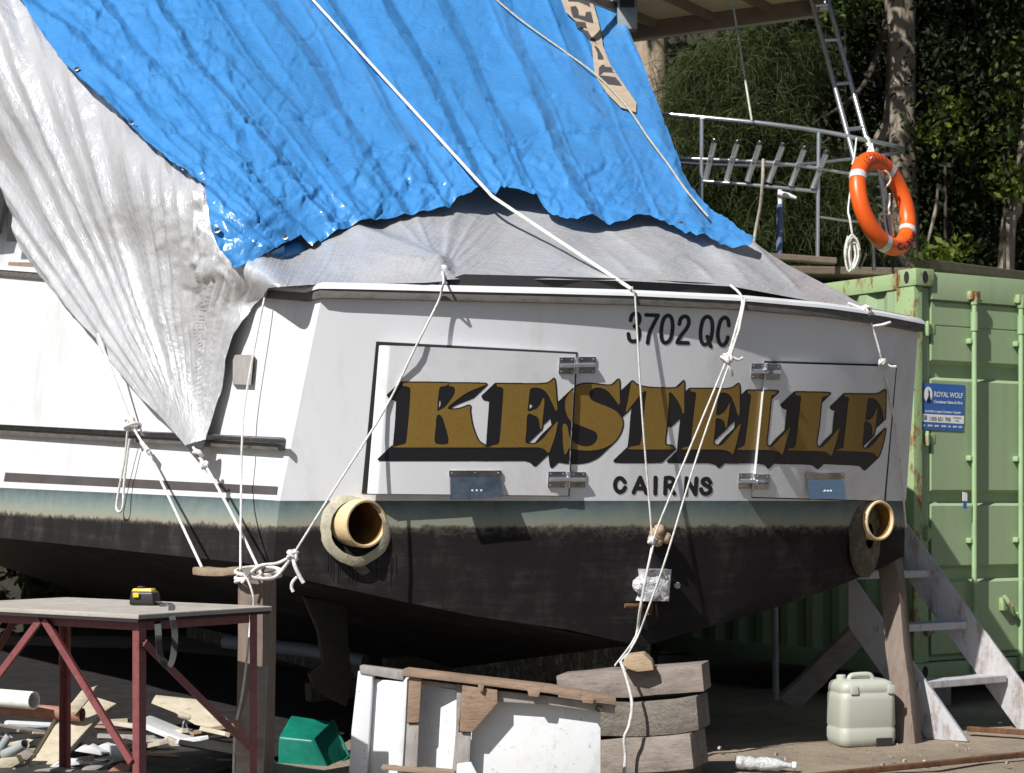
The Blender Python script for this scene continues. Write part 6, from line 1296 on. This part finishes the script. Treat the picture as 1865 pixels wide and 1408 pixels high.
trunk([tx(1690, 440, 18.3), tx(1700, 400, 18.3), tx(1706, 368, 18.3), tx(1708, 335, 18.3)], [.012, .018, .014, .008], M['bark_grey'], t3, 'dead_branch', 8)
shade_crown(t3, 5.0, 11.0, 12.0, 18, 7.8, 11, 110, 80, .5, .10)
def bush(label, x0, x1, y0, y1, d0, d1, nc, per, spread, ln, wd, mat, grp='bushes along the forest edge', name='bush'):
    a = P(x0, y1, d0); b = P(x1, y0, d1); base = P((x0+x1)/2, 912, (d0+d1)/2); t = thing(name, label, 'bush' if name == 'bush' else 'tree', V((base.x, base.y, 0)), grp)
    lo = np.array([min(a.x, b.x), d0, a.z]); hi = np.array([max(a.x, b.x), d1, b.z]); p = clumps(lo, hi, nc, per, spread, r_)
    d = r_.normal(size=p.shape)+np.array([0, -.2, -.6]); v_, f_ = leaves(p, d, ln, wd, r_); np_mesh('crown', v_, f_, M[mat], t)
    for k in range(1, 2):
        x = lerp(lo[0], hi[0], (k+.5)/3); trunk([V((base.x+(k-1)*.08, base.y, -.05)), V((lerp(base.x, x, .6), lerp(d0, d1, .5), lo[2]*.6+.3)), V((x, lerp(d0, d1, .4+.2*k), lerp(lo[2], hi[2], .75)))], [.03, .02, .008], M['bark_dark'], t, 'stem', 8)
    return t
bush('dark leafy bush at the top right edge behind the tree trunk', 1680, 1790, -40, 270, 18.6, 20.5, 110, 90, .24, .085, .036, 'leaf_dark')
bush('leafy bush filling the right edge behind the container', 1770, 1910, -40, 330, 19, 20.8, 120, 90, .24, .085, .036, 'leaf_dark')
bush('low leafy bush between the lifebuoy and the thin right trunk', 1680, 1840, 300, 500, 18.7, 20.2, 100, 90, .22, .08, .034, 'leaf_dark')
bush('bright green sprig just right of the lifebuoy bottom', 1668, 1735, 438, 482, 18.0, 18.3, 9, 36, .09, .09, .045, 'leaf_bright')
bush('small yellow green spray of leaves right of the lifebuoy', 1700, 1745, 195, 275, 18.4, 18.8, 7, 40, .1, .09, .04, 'leaf_bright')
bush('bright leafy spray high at the right edge', 1808, 1868, 90, 250, 18.3, 18.7, 16, 36, .12, .09, .045, 'leaf')
bush('yellow green sprig beside the thin right trunk', 1795, 1865, 260, 360, 18.1, 18.3, 9, 34, .1, .09, .04, 'leaf_bright')
bush('leafy bush between ladder and grey gum trunk', 1470, 1600, -40, 200, 19.2, 20.6, 100, 80, .24, .08, .034, 'leaf_dark')
bush('hanging leaves over the grey gum beside the ladder top', 1500, 1580, -40, 60, 18.2, 18.7, 12, 44, .13, .09, .04, 'leaf')
def she_oak(label, clumps_px, n, ln, sx):
    base = P(clumps_px[0][0], 912, clumps_px[0][3]); t = thing('she_oak', label, 'tree', V((base.x, base.y, 0)), 'feathery she oaks behind the rails')
    V_ = []; Q_ = []; cnt = 0
    for (px, py, rad, d) in clumps_px:
        c0 = np.array(P(px, py, d)); k = int(1.9*n*rad*rad/2500); st0 = c0+r_.normal(size=(k, 3))*np.array([rad/F*d*.62, .35, rad/F*d*.55])
        dr0 = r_.normal(size=(k, 3))*np.array([.55, .5, .35])+np.array([0, 0, .12]); p = st0; seg = 5; pts = [p]
        dd = dr0/np.linalg.norm(dr0, axis=1)[:, None]
        L = ln*(.5+r_.random((k, 1)))
        for s_ in range(seg):
            dd = dd+np.array([0, 0, -.34]); dd = dd/np.linalg.norm(dd, axis=1)[:, None]; p = p+dd*L/seg; pts.append(p)
        side = np.cross(dr0, r_.normal(size=(k, 3))); side /= np.linalg.norm(side, axis=1)[:, None]; wv = .0027*(1+.6*r_.random((k, 1)))
        for s_ in range(seg):
            w0 = wv*(1-.12*s_); w1 = wv*(1-.12*(s_+1)); q = np.stack([pts[s_]-side*w0, pts[s_]+side*w0, pts[s_+1]+side*w1, pts[s_+1]-side*w1], 1).reshape(-1, 3); V_.append(q); Q_.append(np.arange(cnt, cnt+4*k).reshape(-1, 4)); cnt += 4*k
        bx = c0; trunk([V((base.x, base.y, max(c0[2]-1.6, .5))), V((lerp(base.x, c0[0], .5), c0[1]+.1, c0[2]-.5)), V(c0)], [.03, .018, .006], M['bark_dark'], t, 'branch', 7)
    np_mesh('crown', np.concatenate(V_), np.concatenate(Q_), M['needle'], t)
    trunk([V((base.x, base.y, -.1)), V((base.x+.05, base.y, 2.5)), V((base.x+.02, base.y, 5)), V((base.x-.05, base.y, 7.5))], [.1, .075, .055, .03], M['bark_dark'], t, seed=4)
she_oak('bright feathery she oak foliage behind the rail beside the flaky trunk', [(1300, 170, 62, 18.2), (1285, 250, 56, 18.3), (1330, 240, 62, 18.1), (1270, 140, 30, 18.2), (1215, 320, 40, 18.2), (1290, 325, 52, 18.3), (1330, 120, 40, 18.4)], 2400, .28, 1)
she_oak('feathery she oak hanging behind the second boat rod holders', [(1400, 160, 46, 18.5), (1395, 250, 52, 18.4), (1440, 330, 46, 18.3), (1360, 360, 50, 18.3), (1460, 110, 34, 18.8), (1375, 90, 40, 18.7)], 1800, .28, 1)
she_oak('low dim she oak foliage behind the pole and stanchion', [(1330, 430, 52, 18.2), (1420, 420, 52, 18.2), (1520, 400, 52, 18.3), (1250, 400, 40, 18.2), (1530, 330, 40, 18.5), (1570, 440, 36, 18.3)], 1800, .28, 1)
# forest mass and hill
hl = MB(); xs = np.linspace(-45, 45, 46); ys = [21.5, 24, 27, 31, 36, 44]; hl.grid([[V((x, y, max(0, (y-21.8))*1.15*(.9+.25*mnoise.noise(V((x*.2, y*.2, 1))))-.3)) for x in xs] for y in ys]); tag(hl.build('hill', M['soil'], None, smooth=180), 'dark leaf littered hillside behind the forest edge', 'hill', kind='structure')
p = clumps(np.array([-15, 20.5, .2]), np.array([17, 24, 9.5]), 1100, 34, .34, r_); v_, f_ = leaves(p, r_.normal(size=p.shape)+np.array([0, 0, -.4]), .17, .085, r_); fm = np_mesh('forest_undergrowth', v_, f_, M['leaf_dark']); tag(fm, 'deep shaded forest undergrowth behind the trees', 'forest', kind='stuff')
for (x0, x1, lab) in ((-9, -3, 'unseen tall tree left behind the boat, added to shade the forest'), ):  # out of view, added for its shade
    t = thing('tree', lab, 'tree', V(((x0+x1)/2, 20.3, 0)), 'trees behind the boats'); xm = (x0+x1)/2; trunk([V((xm, 20.3, -.1)), V((xm+.1, 20.2, 4)), V((xm, 20, 9))], [.3, .22, .14], M['bark_dark'], t); shade_crown(t, x0, x1, 15.5, 20, 7.6, 11.5, 110, 70, .5, .11)
for (px, d, w_, lab) in ((1250, 21, .06, 'slim dark trunk deep behind the she oak'), (1560, 20.6, .07, 'slim dark trunk between ladder and gum'), (1745, 20.4, .09, 'dark trunk behind the right bush')):
    t = thing('tree', lab, 'tree', V((P(px, 912, d).x, d, 0)), 'trees behind the boats'); x = P(px, 912, d).x; trunk([V((x, d, -.1)), V((x+.06, d, 3)), V((x-.05, d, 6)), V((x+.1, d, 9.5))], [w_*1.3, w_, w_*.9, w_*.6], M['bark_dark'], t); shade_crown(t, x-1.2, x+1.2, d-2.5, d, 7.8, 10.5, 26, 60, .4, .1)
bpy.context.view_layer.update()
